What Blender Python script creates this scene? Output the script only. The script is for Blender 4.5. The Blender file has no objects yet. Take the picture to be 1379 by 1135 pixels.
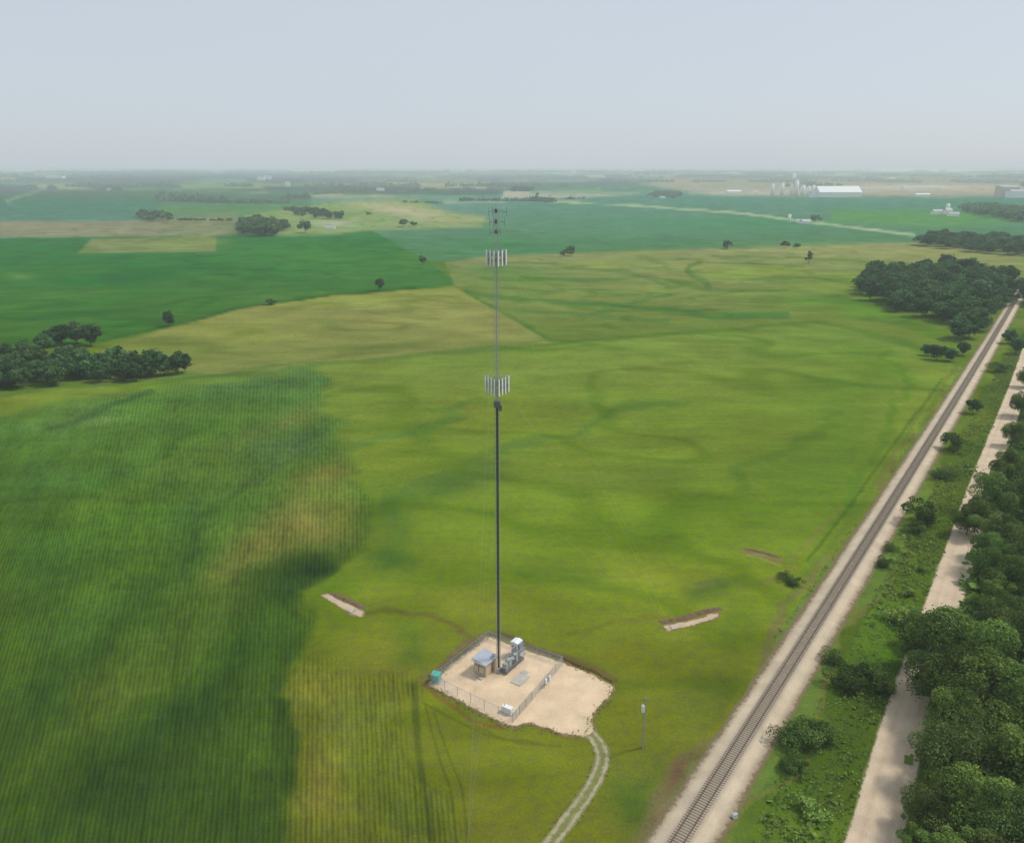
import bpy, math, random
import numpy as np
from mathutils import Vector
random.seed(7)
rng = np.random.default_rng(11)
sc = bpy.context.scene
COL = sc.collection
PI = math.pi

# ------------------------------------------------------------------ camera and image-pixel mapping
W0, H0, F = 1379.0, 1135.0, 1083.0
CH = 90.0
PITCH = math.atan(339 / F)
cp, sp = math.cos(PITCH), math.sin(PITCH)
CX, CY = 690.0, 567.0
cd = bpy.data.cameras.new('camera')
cam = bpy.data.objects.new('camera', cd)
COL.objects.link(cam)
cd.sensor_width = 36
cd.lens = F / W0 * 36
cd.clip_start = 1
cd.clip_end = 120000
cam.location = (0, 0, CH)
cam.rotation_euler = (PI / 2 - PITCH, 0, 0)
sc.camera = cam


def at(px, py, z=0.0):
    u, v = px - CX, py - CY
    fw, dn = F * cp - v * sp, F * sp + v * cp
    k = (CH - z) / dn
    return (u * k, fw * k, z)


def proj(x, y, z):
    zc = y * cp + (CH - z) * sp
    vc = (CH - z) * cp - y * sp
    zc = np.maximum(zc, 1.0)
    return CX + F * x / zc, CY + F * vc / zc, zc


# ------------------------------------------------------------------ noise and terrain
_tab = rng.random((256, 256))


def vn(x, y):
    x = np.asarray(x, float); y = np.asarray(y, float)
    xi = np.floor(x).astype(int); yi = np.floor(y).astype(int)
    fx = x - xi; fy = y - yi
    fx = fx * fx * (3 - 2 * fx); fy = fy * fy * (3 - 2 * fy)
    a = _tab[xi % 256, yi % 256]; b = _tab[(xi + 1) % 256, yi % 256]
    c = _tab[xi % 256, (yi + 1) % 256]; d = _tab[(xi + 1) % 256, (yi + 1) % 256]
    return (a * (1 - fx) + b * fx) * (1 - fy) + (c * (1 - fx) + d * fx) * fy


def fbm(x, y, o=4):
    s = 0; a = .5
    for i in range(o):
        s = s + a * vn(x + 17 * i, y - 9 * i); x = x * 2.03; y = y * 2.03; a *= .5
    return s / (1 - .5 ** o)


def sst(a, b, x):
    t = np.clip((x - a) / (b - a), 0, 1)
    return t * t * (3 - 2 * t)


_R0 = np.array(at(924, 1122)[:2]); _R1 = np.array(at(1364, 407)[:2])
_RD = (_R1 - _R0) / np.linalg.norm(_R1 - _R0)
_RN = np.array([_RD[1], -_RD[0]])


def hgt(x, y):
    x = np.asarray(x, float); y = np.asarray(y, float)
    dr = np.abs((x - _R0[0]) * _RN[0] + (y - _R0[1]) * _RN[1])
    dt = np.hypot(x + 3, y - 131)
    m = sst(45, 160, dr) * sst(65, 150, dt)
    near = 2.4 * (vn(x / 120 + 3.3, y / 120 + 1.7) * 2 - 1) + .7 * (vn(x / 45, y / 45) * 2 - 1)
    r = np.hypot(x, y)
    far = 9 * (vn(x / 800 + 5, y / 800) * 2 - 1) * sst(900, 2500, r)
    rise = 66 * sst(4200, 14000, r) + 7 * (vn(x / 2600, y / 2600) * 2 - 1) * sst(5000, 9000, r)
    return rise + m * near * (1 - sst(9000, 20000, r)) + far * (1 - sst(9000, 20000, r)) * sst(60, 300, dr)


_RR = np.geomspace(40, 45000, 1400)


def atg(px, py, up=0.0):
    u, v = px - CX, py - CY
    fw, dn = F * cp - v * sp, F * sp + v * cp
    hyp = math.hypot(u, fw); dx, dy = u / hyp, fw / hyp
    X, Y = _RR * dx, _RR * dy; Zt = hgt(X, Y) + up; Zr = CH - _RR * dn / hyp
    i = int(np.argmax(Zr <= Zt)) if (Zr <= Zt).any() else len(_RR) - 1
    i = max(i, 1); a0 = Zr[i - 1] - Zt[i - 1]; a1 = Zr[i] - Zt[i]; t = a0 / (a0 - a1) if a0 > a1 else 1
    r = _RR[i - 1] + (_RR[i] - _RR[i - 1]) * min(max(t, 0), 1); x, y = r * dx, r * dy
    return (x, y, float(hgt(x, y)))


# ------------------------------------------------------------------ colour calibration
DENS = 1.5e-4
KF = 1.58e-4
SH = np.array([.43, .495, .54])
KK = np.array([1.24, 1.27, 1.31])


def lin(c):
    c = np.asarray(c, float) / 255
    return np.where(c < .04045, c / 12.92, ((c + .055) / 1.055) ** 2.4)


def alb(c, d):
    """reflectance that reads as colour c when seen through d metres of the hazy air"""
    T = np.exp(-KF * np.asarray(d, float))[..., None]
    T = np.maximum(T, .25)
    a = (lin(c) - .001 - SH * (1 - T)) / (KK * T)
    return np.clip(a, .010, .75)


# ------------------------------------------------------------------ materials
def mat(name, col=(.5, .5, .5), rough=.85, var=.15, scale=2.0, metal=0.0, spec=.25, bump=0.0, attr=None, trans=0.0):
    m = bpy.data.materials.new(name); m.use_nodes = True
    nt = m.node_tree; N = nt.nodes; L = nt.links
    b = N['Principled BSDF']
    b.inputs['Roughness'].default_value = rough
    b.inputs['Metallic'].default_value = metal
    b.inputs['Specular IOR Level'].default_value = spec
    tc = N.new('ShaderNodeTexCoord')
    n = N.new('ShaderNodeTexNoise'); n.inputs['Scale'].default_value = scale; n.inputs['Detail'].default_value = 5
    L.new(tc.outputs['Object'], n.inputs['Vector'])
    mr = N.new('ShaderNodeMapRange')
    mr.inputs['From Min'].default_value = .25; mr.inputs['From Max'].default_value = .75
    mr.inputs['To Min'].default_value = 1 - var; mr.inputs['To Max'].default_value = 1 + var
    L.new(n.outputs['Fac'], mr.inputs['Value'])
    mx = N.new('ShaderNodeVectorMath'); mx.operation = 'SCALE'
    if attr:
        a = N.new('ShaderNodeAttribute'); a.attribute_name = attr
        L.new(a.outputs['Color'], mx.inputs[0])
    else:
        mx.inputs[0].default_value = col
    L.new(mr.outputs[0], mx.inputs['Scale'])
    L.new(mx.outputs[0], b.inputs['Base Color'])
    if bump:
        bp = N.new('ShaderNodeBump'); bp.inputs['Strength'].default_value = .5; bp.inputs['Distance'].default_value = bump
        L.new(n.outputs['Fac'], bp.inputs['Height']); L.new(bp.outputs[0], b.inputs['Normal'])
    return m


def field_material():
    m = bpy.data.materials.new('field_cover'); m.use_nodes = True
    nt = m.node_tree; N = nt.nodes; L = nt.links
    b = N['Principled BSDF']; b.inputs['Roughness'].default_value = 1; b.inputs['Specular IOR Level'].default_value = 0
    tc = N.new('ShaderNodeTexCoord')

    def noise(scale, det, vec=None, rough=.6):
        n = N.new('ShaderNodeTexNoise'); n.inputs['Scale'].default_value = scale
        n.inputs['Detail'].default_value = det; n.inputs['Roughness'].default_value = rough
        L.new(vec or tc.outputs['Object'], n.inputs['Vector']); return n.outputs['Fac']

    def rng_(v, a, c, lo=.3, hi=.7):
        r = N.new('ShaderNodeMapRange'); r.inputs['From Min'].default_value = lo; r.inputs['From Max'].default_value = hi
        r.inputs['To Min'].default_value = a; r.inputs['To Max'].default_value = c
        L.new(v, r.inputs['Value']); return r.outputs[0]

    def mth(op, a, c):
        k = N.new('ShaderNodeMath'); k.operation = op
        for i, q in enumerate((a, c)):
            if isinstance(q, (int, float)): k.inputs[i].default_value = q
            else: L.new(q, k.inputs[i])
        return k.outputs[0]
    a = N.new('ShaderNodeAttribute'); a.attribute_name = 'albedo'
    r = N.new('ShaderNodeAttribute'); r.attribute_name = 'rows'
    sx = N.new('ShaderNodeSeparateXYZ'); L.new(r.outputs['Vector'], sx.inputs[0])
    n1 = noise(.035, 6); n2 = noise(.45, 5, rough=.7); n3 = noise(2.2, 3)
    # plants stretched along their rows
    cmb = N.new('ShaderNodeCombineXYZ')
    L.new(sx.outputs[0], cmb.inputs[0]); L.new(mth('MULTIPLY', sx.outputs[1], .16), cmb.inputs[1])
    n4 = noise(.9, 3, cmb.outputs[0], .65)
    n5 = noise(.14, 4, cmb.outputs[0], .6)
    v = mth('MULTIPLY', rng_(n1, .84, 1.16), rng_(n2, .84, 1.16))
    v = mth('MULTIPLY', v, rng_(n3, .85, 1.15))
    mp = N.new('ShaderNodeMapping'); mp.inputs['Rotation'].default_value = (0, 0, .25); mp.inputs['Scale'].default_value = (.25, 1, 1); L.new(tc.outputs['Object'], mp.inputs[0])
    n7 = noise(.055, 6, mp.outputs[0], .65); n8 = noise(.007, 5); n9 = noise(.17, 5, mp.outputs[0], .7)
    v = mth('MULTIPLY', v, rng_(n9, .91, 1.09))
    v = mth('MULTIPLY', v, rng_(n7, .85, 1.15)); v = mth('MULTIPLY', v, rng_(n8, .92, 1.08))
    wob = mth('ADD', sx.outputs[0], mth('MULTIPLY', n4, .5))
    w = mth('SINE', mth('MULTIPLY', wob, 2 * PI), 0)
    w = mth('MULTIPLY', w, mth('MULTIPLY', sx.outputs[2], .16))
    w2 = mth('MULTIPLY', mth('SUBTRACT', rng_(n4, .78, 1.22), 1), sx.outputs[2])
    w3 = mth('MULTIPLY', mth('SUBTRACT', rng_(n5, .8, 1.2), 1), sx.outputs[2])
    v = mth('MULTIPLY', v, mth('ADD', mth('ADD', 1, w), mth('ADD', w2, w3)))
    # hue drift between yellow-green and blue-green
    hs = N.new('ShaderNodeHueSaturation')
    n6 = noise(.018, 5)
    L.new(rng_(n6, .49, .509), hs.inputs['Hue'])
    L.new(rng_(n2, .92, 1.08), hs.inputs['Saturation'])
    L.new(a.outputs['Color'], hs.inputs['Color'])
    mx = N.new('ShaderNodeVectorMath'); mx.operation = 'SCALE'
    L.new(hs.outputs[0], mx.inputs[0]); L.new(v, mx.inputs['Scale']); L.new(mx.outputs[0], b.inputs['Base Color'])
    bp = N.new('ShaderNodeBump'); bp.inputs['Strength'].default_value = .6; bp.inputs['Distance'].default_value = .25
    L.new(mth('ADD', mth('MULTIPLY', n2, 1.0), mth('ADD', mth('MULTIPLY', n3, .5), w)), bp.inputs['Height'])
    L.new(bp.outputs[0], b.inputs['Normal'])
    return m


def gravel_material(name, edge=(.13, .15, .04), scale=1.1):
    """stone whose 'cover' attribute thins out into weeds at the margins"""
    m = bpy.data.materials.new(name); m.use_nodes = True
    nt = m.node_tree; N = nt.nodes; L = nt.links
    b = N['Principled BSDF']; b.inputs['Roughness'].default_value = .95; b.inputs['Specular IOR Level'].default_value = .1
    tc = N.new('ShaderNodeTexCoord')
    a = N.new('ShaderNodeAttribute'); a.attribute_name = 'albedo'
    c = N.new('ShaderNodeAttribute'); c.attribute_name = 'cover'
    g = N.new('ShaderNodeAttribute'); g.attribute_name = 'margin'
    n = N.new('ShaderNodeTexNoise'); n.inputs['Scale'].default_value = scale; n.inputs['Detail'].default_value = 6; n.inputs['Roughness'].default_value = .65
    n2 = N.new('ShaderNodeTexNoise'); n2.inputs['Scale'].default_value = .25; n2.inputs['Detail'].default_value = 5
    n3 = N.new('ShaderNodeTexNoise'); n3.inputs['Scale'].default_value = 7; n3.inputs['Detail'].default_value = 3
    for q in (n, n2, n3): L.new(tc.outputs['Object'], q.inputs['Vector'])
    s = N.new('ShaderNodeMath'); s.operation = 'SUBTRACT'; L.new(c.outputs['Fac'], s.inputs[0]); L.new(n.outputs['Fac'], s.inputs[1])
    r = N.new('ShaderNodeMapRange'); r.inputs['From Min'].default_value = -.12; r.inputs['From Max'].default_value = .12
    L.new(s.outputs[0], r.inputs['Value'])

    def mr(v, lo, hi):
        q = N.new('ShaderNodeMapRange'); q.inputs['From Min'].default_value = .3; q.inputs['From Max'].default_value = .7
        q.inputs['To Min'].default_value = lo; q.inputs['To Max'].default_value = hi; L.new(v, q.inputs['Value']); return q.outputs[0]
    k = N.new('ShaderNodeMath'); k.operation = 'MULTIPLY'; L.new(mr(n2.outputs['Fac'], .86, 1.1), k.inputs[0]); L.new(mr(n3.outputs['Fac'], .86, 1.14), k.inputs[1])
    mx = N.new('ShaderNodeVectorMath'); mx.operation = 'SCALE'; L.new(a.outputs['Color'], mx.inputs[0]); L.new(k.outputs[0], mx.inputs['Scale'])
    mg = N.new('ShaderNodeVectorMath'); mg.operation = 'SCALE'; L.new(g.outputs['Color'], mg.inputs[0]); L.new(mr(n3.outputs['Fac'], .75, 1.25), mg.inputs['Scale'])
    mi = N.new('ShaderNodeMix'); mi.data_type = 'RGBA'
    L.new(r.outputs[0], mi.inputs[0]); L.new(mg.outputs[0], mi.inputs[6]); L.new(mx.outputs[0], mi.inputs[7])
    L.new(mi.outputs[2], b.inputs['Base Color'])
    bp = N.new('ShaderNodeBump'); bp.inputs['Strength'].default_value = .4; bp.inputs['Distance'].default_value = .08
    L.new(n3.outputs['Fac'], bp.inputs['Height']); L.new(bp.outputs[0], b.inputs['Normal'])
    return m


def leaf_material(name, col, hue=.02, val=.25):
    m = bpy.data.materials.new(name); m.use_nodes = True
    nt = m.node_tree; N = nt.nodes; L = nt.links
    N.remove(N['Principled BSDF']); out = N['Material Output']
    oi = N.new('ShaderNodeObjectInfo')
    a = N.new('ShaderNodeAttribute'); a.attribute_name = 'tint'
    hs = N.new('ShaderNodeHueSaturation'); hs.inputs['Color'].default_value = (*col, 1)
    r = N.new('ShaderNodeMapRange'); r.inputs['To Min'].default_value = .5 - hue; r.inputs['To Max'].default_value = .5 + hue * .6
    L.new(oi.outputs['Random'], r.inputs['Value']); L.new(r.outputs[0], hs.inputs['Hue'])
    r2 = N.new('ShaderNodeMapRange'); r2.inputs['To Min'].default_value = 1 - val; r2.inputs['To Max'].default_value = 1 + val
    mo = N.new('ShaderNodeMath'); mo.operation = 'FRACT'; mm = N.new('ShaderNodeMath'); mm.operation = 'MULTIPLY'; mm.inputs[1].default_value = 7.31
    L.new(oi.outputs['Random'], mm.inputs[0]); L.new(mm.outputs[0], mo.inputs[0]); L.new(mo.outputs[0], r2.inputs['Value'])
    k = N.new('ShaderNodeMath'); k.operation = 'MULTIPLY'; L.new(r2.outputs[0], k.inputs[0]); L.new(a.outputs['Fac'], k.inputs[1])
    L.new(k.outputs[0], hs.inputs['Value'])
    d = N.new('ShaderNodeBsdfDiffuse'); t = N.new('ShaderNodeBsdfTranslucent'); mx = N.new('ShaderNodeMixShader'); mx.inputs[0].default_value = .28
    L.new(hs.outputs[0], d.inputs['Color']); L.new(hs.outputs[0], t.inputs['Color'])
    L.new(d.outputs[0], mx.inputs[1]); L.new(t.outputs[0], mx.inputs[2]); L.new(mx.outputs[0], out.inputs['Surface'])
    return m


# ------------------------------------------------------------------ object helpers
def link_mesh(name, me, m=None, parent=None):
    if m: me.materials.append(m)
    o = bpy.data.objects.new(name, me); COL.objects.link(o)
    if parent: o.parent = parent
    return o


def tag(o, label=None, cat=None, group=None, kind=None):
    if label: o['label'] = label
    if cat: o['category'] = cat
    if group: o['group'] = group
    if kind: o['kind'] = kind
    return o


def thing(name, label, cat, loc=(0, 0, 0), rz=0, group=None):
    o = bpy.data.objects.new(name, None); COL.objects.link(o)
    o.empty_display_size = .5
    o.location = loc; o.rotation_euler = (0, 0, rz)
    return tag(o, label, cat, group)


class MB:
    def __init__(s): s.v = []; s.f = []

    def box(s, c, d, rz=0.0, taper=1.0):
        i = len(s.v); co, si = math.cos(rz), math.sin(rz)
        for z in (0, 1):
            k = 1 if z == 0 else taper
            for x, y in ((-1, -1), (1, -1), (1, 1), (-1, 1)):
                X = x * d[0] / 2 * k; Y = y * d[1] / 2 * k
                s.v.append((c[0] + X * co - Y * si, c[1] + X * si + Y * co, c[2] + (z - .5) * d[2]))
        s.f += [(i, i + 3, i + 2, i + 1), (i + 4, i + 5, i + 6, i + 7)] + [(i + k, i + (k + 1) % 4, i + 4 + (k + 1) % 4, i + 4 + k) for k in range(4)]
        return s

    def tube(s, a, b, r, r2=None, n=6):
        a = Vector(a); b = Vector(b); d = (b - a)
        if d.length < 1e-6: return s
        d.normalize(); u = d.orthogonal().normalized(); w = d.cross(u); i = len(s.v)
        r2 = r if r2 is None else r2
        for p, rr in ((a, r), (b, r2)):
            for k in range(n):
                t = 2 * PI * k / n; q = p + u * (rr * math.cos(t)) + w * (rr * math.sin(t)); s.v.append(tuple(q))
        s.f += [(i + k, i + (k + 1) % n, i + n + (k + 1) % n, i + n + k) for k in range(n)]
        s.f += [tuple(i + n - 1 - k for k in range(n)), tuple(i + n + k for k in range(n))]
        return s

    def poly(s, pts):
        i = len(s.v); s.v += [tuple(p) for p in pts]; s.f.append(tuple(range(i, i + len(pts)))); return s

    def gable(s, c, w, d, h, rz=0.0, eave=0.4, th=.18):
        """pitched roof slab over a w x d plan, ridge along x; c = centre at wall top"""
        co, si = math.cos(rz), math.sin(rz); i = len(s.v)
        for x in (-w / 2 - eave, w / 2 + eave):
            for (y, z) in ((-d / 2 - eave, 0), (0, h), (d / 2 + eave, 0), (d / 2 + eave, -th), (0, h - th), (-d / 2 - eave, -th)):
                s.v.append((c[0] + x * co - y * si, c[1] + x * si + y * co, c[2] + z + .05))
        for k in range(6): s.f.append((i + k, i + (k + 1) % 6, i + 6 + (k + 1) % 6, i + 6 + k))
        s.f += [(i, i + 5, i + 4, i + 1), (i + 1, i + 4, i + 3, i + 2), (i + 6, i + 7, i + 10, i + 11), (i + 7, i + 8, i + 9, i + 10)]
        return s

    def build(s, name, m, parent=None, smooth=False):
        me = bpy.data.meshes.new(name); me.from_pydata(s.v, [], s.f)
        if smooth:
            me.polygons.foreach_set('use_smooth', [True] * len(me.polygons))
        me.update()
        return link_mesh(name, me, m, parent)


def np_mesh(name, V, Q, smooth=False):
    me = bpy.data.meshes.new(name)
    V = np.asarray(V, np.float32); Q = np.asarray(Q, np.int32); k = Q.shape[1]
    me.vertices.add(len(V)); me.vertices.foreach_set('co', V.ravel())
    me.loops.add(Q.size); me.loops.foreach_set('vertex_index', Q.ravel())
    me.polygons.add(len(Q)); me.polygons.foreach_set('loop_start', np.arange(len(Q), dtype=np.int32) * k)
    if smooth: me.polygons.foreach_set('use_smooth', np.ones(len(Q), bool))
    me.update(calc_edges=True); me.validate()
    return me


def vattr(me, name, arr, typ='FLOAT_COLOR'):
    a = me.attributes.new(name, typ, 'POINT')
    arr = np.asarray(arr, np.float32)
    if typ == 'FLOAT_COLOR':
        if arr.shape[1] == 3: arr = np.concatenate([arr, np.ones((len(arr), 1), np.float32)], 1)
        a.data.foreach_set('color', arr.ravel())
    elif typ == 'FLOAT': a.data.foreach_set('value', arr.ravel())
    else: a.data.foreach_set('vector', arr.ravel())


# ------------------------------------------------------------------ polygon and line distances
def sdist(px, py, poly):
    """signed distance, positive inside"""
    P = np.asarray(poly, float); n = len(P)
    d2 = np.full(px.shape, 1e18); ins = np.zeros(px.shape, bool)
    for i in range(n):
        a = P[i]; b = P[(i + 1) % n]; e = b - a
        wx = px - a[0]; wy = py - a[1]
        t = np.clip((wx * e[0] + wy * e[1]) / (e @ e + 1e-9), 0, 1)
        d2 = np.minimum(d2, (wx - e[0] * t) ** 2 + (wy - e[1] * t) ** 2)
        c = (a[1] > py) != (b[1] > py)
        xx = a[0] + (py - a[1]) * e[0] / (e[1] if abs(e[1]) > 1e-9 else 1e-9)
        ins ^= c & (px < xx)
    d = np.sqrt(d2)
    return np.where(ins, d, -d)


def linedist(px, py, pts):
    P = np.asarray(pts, float); best = np.full(px.shape, 1e18); ww = np.zeros(px.shape)
    for i in range(len(P) - 1):
        a = P[i]; b = P[i + 1]; e = b[:2] - a[:2]
        wx = px - a[0]; wy = py - a[1]
        t = np.clip((wx * e[0] + wy * e[1]) / (e @ e + 1e-9), 0, 1)
        d = np.hypot(wx - e[0] * t, wy - e[1] * t); wdt = a[2] + (b[2] - a[2]) * t
        r = d / wdt; m = r < best
        best = np.where(m, r, best)
    return best


# ------------------------------------------------------------------ the ground
#PAINT
def paint(X, Y, Z):  # colour areas are drawn in image pixel coordinates and projected onto the ground
    px, py, zc = proj(X, Y, Z)
    D = np.sqrt(X * X + Y * Y + (CH - Z) ** 2)
    behind = (Y * cp + (CH - Z) * sp) < 20
    px = np.where(behind, -5000, px)
    n1 = fbm(X / 22, Y / 22) - .5; n2 = fbm(X / 22 + 50, Y / 22 + 20) - .5
    sc_ = np.clip(F / zc * 9, 2, 60)            # pixels spanned by nine metres: edge wobble is real-world sized
    jx = px + n1 * sc_ * 2.4; jy = py + n2 * sc_ * 1.3
    C = np.tile(np.array([104., 130., 62.]), (len(X), 1))
    cls = np.zeros(len(X), int)
    rowm = np.zeros(len(X))

    def put(col, w):
        w = w[:, None]; C[:] = C * (1 - w) + np.asarray(col, float) * w

    def area(poly, col, f=2.0, jag=0.0, k=None):
        d = sdist(px + (jx - px) * jag, py + (jy - py) * jag, poly)
        w = sst(-f, f, d); put(col, w)
        if k is not None: cls[d > 0] = k
        return w

    def grad(poly, stops, f=2.0, jag=0.0, k=None):
        d = sdist(px + (jx - px) * jag, py + (jy - py) * jag, poly)
        w = sst(-f, f, d)[:, None]
        ys = [s[0] for s in stops]
        c = np.stack([np.interp(py, ys, [s[1][i] for s in stops]) for i in range(3)], 1)
        C[:] = C * (1 - w) + c * w
        if k is not None: cls[d > 0] = k
        return w[:, 0]

    def blob(x, y, rx, ry, col, s=.8, rot=0, jag=1.0, clip=None):
        a = math.radians(rot); dx = px + (jx - px) * jag * .8 - x; dy = py + (jy - py) * jag * .8 - y
        u = (dx * math.cos(a) + dy * math.sin(a)) / rx; v = (-dx * math.sin(a) + dy * math.cos(a)) / ry
        w = s * np.exp(-(u * u + v * v) * 1.1)
        if clip is not None: w = w * clip
        put(col, w)

    def line(pts, col, s=.8, jag=.3, soft=1.0):
        r = linedist(px + (jx - px) * jag, py + (jy - py) * jag, pts)
        put(col, s * (1 - sst(.5, .5 + soft, r)))

    # ---- far country
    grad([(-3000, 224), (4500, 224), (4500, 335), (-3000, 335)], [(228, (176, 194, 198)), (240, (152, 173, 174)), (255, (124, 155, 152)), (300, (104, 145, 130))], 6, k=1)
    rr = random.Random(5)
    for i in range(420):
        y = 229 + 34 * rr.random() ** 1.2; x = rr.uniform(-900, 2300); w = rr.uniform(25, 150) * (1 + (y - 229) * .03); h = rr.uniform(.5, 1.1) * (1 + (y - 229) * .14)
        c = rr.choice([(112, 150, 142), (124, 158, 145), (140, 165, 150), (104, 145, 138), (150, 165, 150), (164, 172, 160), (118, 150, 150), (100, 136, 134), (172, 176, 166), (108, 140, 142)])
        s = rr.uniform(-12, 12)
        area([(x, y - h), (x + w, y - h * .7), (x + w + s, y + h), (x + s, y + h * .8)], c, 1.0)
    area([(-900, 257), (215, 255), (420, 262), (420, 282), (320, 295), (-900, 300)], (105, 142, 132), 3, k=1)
    line([(10, 270, 2), (60, 254, 1.5), (150, 251, 1)], (160, 170, 160), .6, 0)
    area([(210, 276), (400, 274), (500, 280), (430, 292), (220, 290)], (112, 148, 118), 3)
    area([(-900, 301), (180, 297), (260, 292), (318, 290), (316, 318), (-900, 322)], (142, 148, 126), 1.5, k=5)
    area([(225, 296), (318, 290), (316, 318), (225, 318)], (138, 148, 122), 8)
    grad([(-3000, 330), (-300, 322), (290, 318), (500, 309), (560, 340), (622, 384), (560, 389), (450, 396), (330, 413), (225, 438), (130, 462), (-900, 570), (-3000, 600)],
         [(318, (78, 132, 92)), (350, (76, 128, 82)), (400, (80, 126, 72)), (460, (76, 118, 62))], 1.5, k=2)
    blob(420, 345, 110, 22, (86, 138, 82), .7); blob(150, 375, 130, 12, (64, 118, 74), .6, -6); blob(60, 395, 70, 10, (92, 134, 78), .6)
    blob(30, 372, 22, 5, (112, 146, 92), .8); blob(560, 350, 60, 14, (92, 138, 78), .6)
    area([(124, 321), (292, 318.5), (291, 338), (104, 341)], (132, 148, 106), 1.8, k=5)
    blob(270, 326, 40, 10, (132, 152, 98), .6)
    # teal bean ground in the middle distance
    grad([(505, 310), (600, 306), (655, 300), (720, 268), (860, 262), (1379, 262), (2400, 280), (2400, 325), (1226, 326), (900, 336), (660, 346), (585, 352), (545, 335)],
         [(262, (114, 152, 144)), (290, (108, 146, 130)), (335, (92, 138, 104))], 1.8, k=3)
    blob(860, 300, 90, 16, (104, 150, 130), .5); blob(680, 330, 50, 8, (80, 140, 96), .6); blob(1000, 300, 130, 7, (88, 150, 112), .6)
    area([(1120, 283), (1379, 284), (1379, 300), (1250, 306), (1120, 299)], (108, 154, 112), 4)
    # pale stubble and farmyard ground
    area([(330, 312), (330, 290), (440, 273), (560, 268), (600, 284), (655, 291), (650, 305), (560, 308), (500, 311), (440, 316)], (140, 164, 122), 2.5, k=5)
    blob(540, 283, 70, 8, (182, 180, 156), .9, 8); blob(610, 297, 50, 5, (160, 166, 130), .7); blob(450, 300, 30, 4, (178, 184, 168), .8)
    blob(395, 315, 60, 3, (150, 168, 116), .6); line([(600, 271, 2), (680, 270, 1.5)], (170, 184, 158), .7, 0)
    blob(350, 300, 34, 8, (96, 132, 92), .5)
    # industrial site
    area([(860, 248), (905, 240), (1379, 238), (2300, 240), (2300, 262), (1379, 264), (1150, 265), (960, 262)], (160, 168, 162), 3, k=4)
    blob(930, 247, 60, 6, (166, 170, 162), .8); blob(1210, 262, 90, 2.5, (168, 170, 158), .8); blob(1240, 252, 110, 3.5, (196, 194, 184), .8); blob(1100, 258, 120, 5, (182, 181, 170), .7); blob(990, 260, 50, 2.5, (190, 188, 176), .7); blob(1330, 256, 60, 4, (180, 174, 164), .7); blob(1180, 264, 110, 2, (126, 150, 132), .6)
    line([(740, 271, 1.3), (860, 277, 1.3), (1000, 287, 1.6), (1100, 300, 1.8), (1232, 316, 2.2)], (166, 188, 156), .85, 0, .8)
    # olive ground beyond the parcel
    grad([(600, 353), (660, 344), (900, 336), (1228, 326), (1400, 342), (1700, 380), (1500, 470), (1310, 480), (1200, 458), (1105, 440), (730, 470), (640, 400), (612, 383)],
         [(330, (144, 156, 112)), (360, (134, 148, 98)), (400, (122, 142, 82)), (450, (110, 134, 68))], 2.0, k=5)
    blob(1190, 338, 190, 10, (152, 160, 110), .7); blob(700, 375, 80, 14, (104, 144, 80), .7); blob(660, 362, 50, 6, (88, 138, 84), .6)
    blob(1010, 366, 70, 9, (134, 164, 78), .85); blob(870, 348, 60, 8, (128, 150, 92), .6); blob(1180, 376, 100, 12, (118, 150, 72), .7); blob(940, 352, 60, 5, (150, 160, 100), .6)
    line([(945, 353, 1.5), (930, 357, 2.5), (925, 363, 3), (934, 371, 4), (948, 377, 4.5), (955, 386, 4)], (96, 130, 80), .8, .15); line([(938, 353, 1.2), (1010, 354, 1.2), (1082, 359, 1.2)], (98, 134, 84), .8, 0)
    line([(625, 392, 3), (700, 404, 5), (780, 408, 4), (860, 414, 3), (960, 424, 5), (1060, 424, 4)], (84, 128, 72), .8, .5)
    line([(780, 430, 3), (850, 405, 3), (905, 398, 2)], (86, 128, 74), .6, .5); line([(640, 402, 3), (690, 428, 5), (730, 452, 6)], (82, 126, 62), .85, .3)
    line([(700, 395, 2), (780, 392, 1.5), (860, 396, 2)], (96, 138, 78), .6, .5); line([(1010, 400, 2), (1110, 404, 2), (1230, 408, 2)], (92, 134, 72), .6, .5)
    blob(1170, 415, 90, 14, (98, 142, 62), .8, 12); blob(1080, 408, 60, 7, (112, 150, 74), .7); blob(1250, 446, 50, 10, (92, 132, 58), .7, 18); blob(960, 408, 60, 6, (122, 140, 86), .6); blob(720, 420, 60, 8, (124, 144, 80), .6)
    for pts in ([(700, 372, 1.5), (790, 378, 2), (880, 372, 2), (960, 392, 2), (1040, 390, 2), (1130, 396, 2)], [(760, 360, 1.2), (850, 366, 1.5), (900, 384, 2), (870, 398, 2)], [(960, 345, 1), (1060, 346, 1.2), (1160, 352, 1.4), (1240, 362, 1.6)],
                [(1000, 376, 1.5), (1090, 372, 1.5), (1150, 382, 2), (1180, 396, 2)], [(680, 416, 2), (790, 424, 2), (900, 432, 2.5)]):
        line(pts, (94, 130, 76), .6, .25, 1.3)
    for q in ((1040, 362, 50, 5), (985, 374, 40, 5), (820, 356, 60, 4), (900, 390, 50, 4), (1120, 388, 60, 5), (760, 398, 50, 4)):
        blob(*q, (138, 160, 88), .7)
    # hay ground
    w = grad([(120, 482), (160, 462), (230, 440), (330, 414), (450, 397), (560, 390), (612, 385), (640, 402), (690, 430), (745, 462), (600, 480), (260, 520), (120, 520)],
             [(385, (146, 156, 88)), (420, (142, 150, 88)), (470, (130, 142, 80))], 1.8, k=6)
    blob(560, 425, 110, 16, (148, 150, 92), .6); blob(330, 450, 80, 14, (138, 152, 76), .6); blob(480, 402, 90, 7, (146, 162, 84), .6); blob(200, 480, 60, 14, (112, 134, 68), .7)
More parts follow.
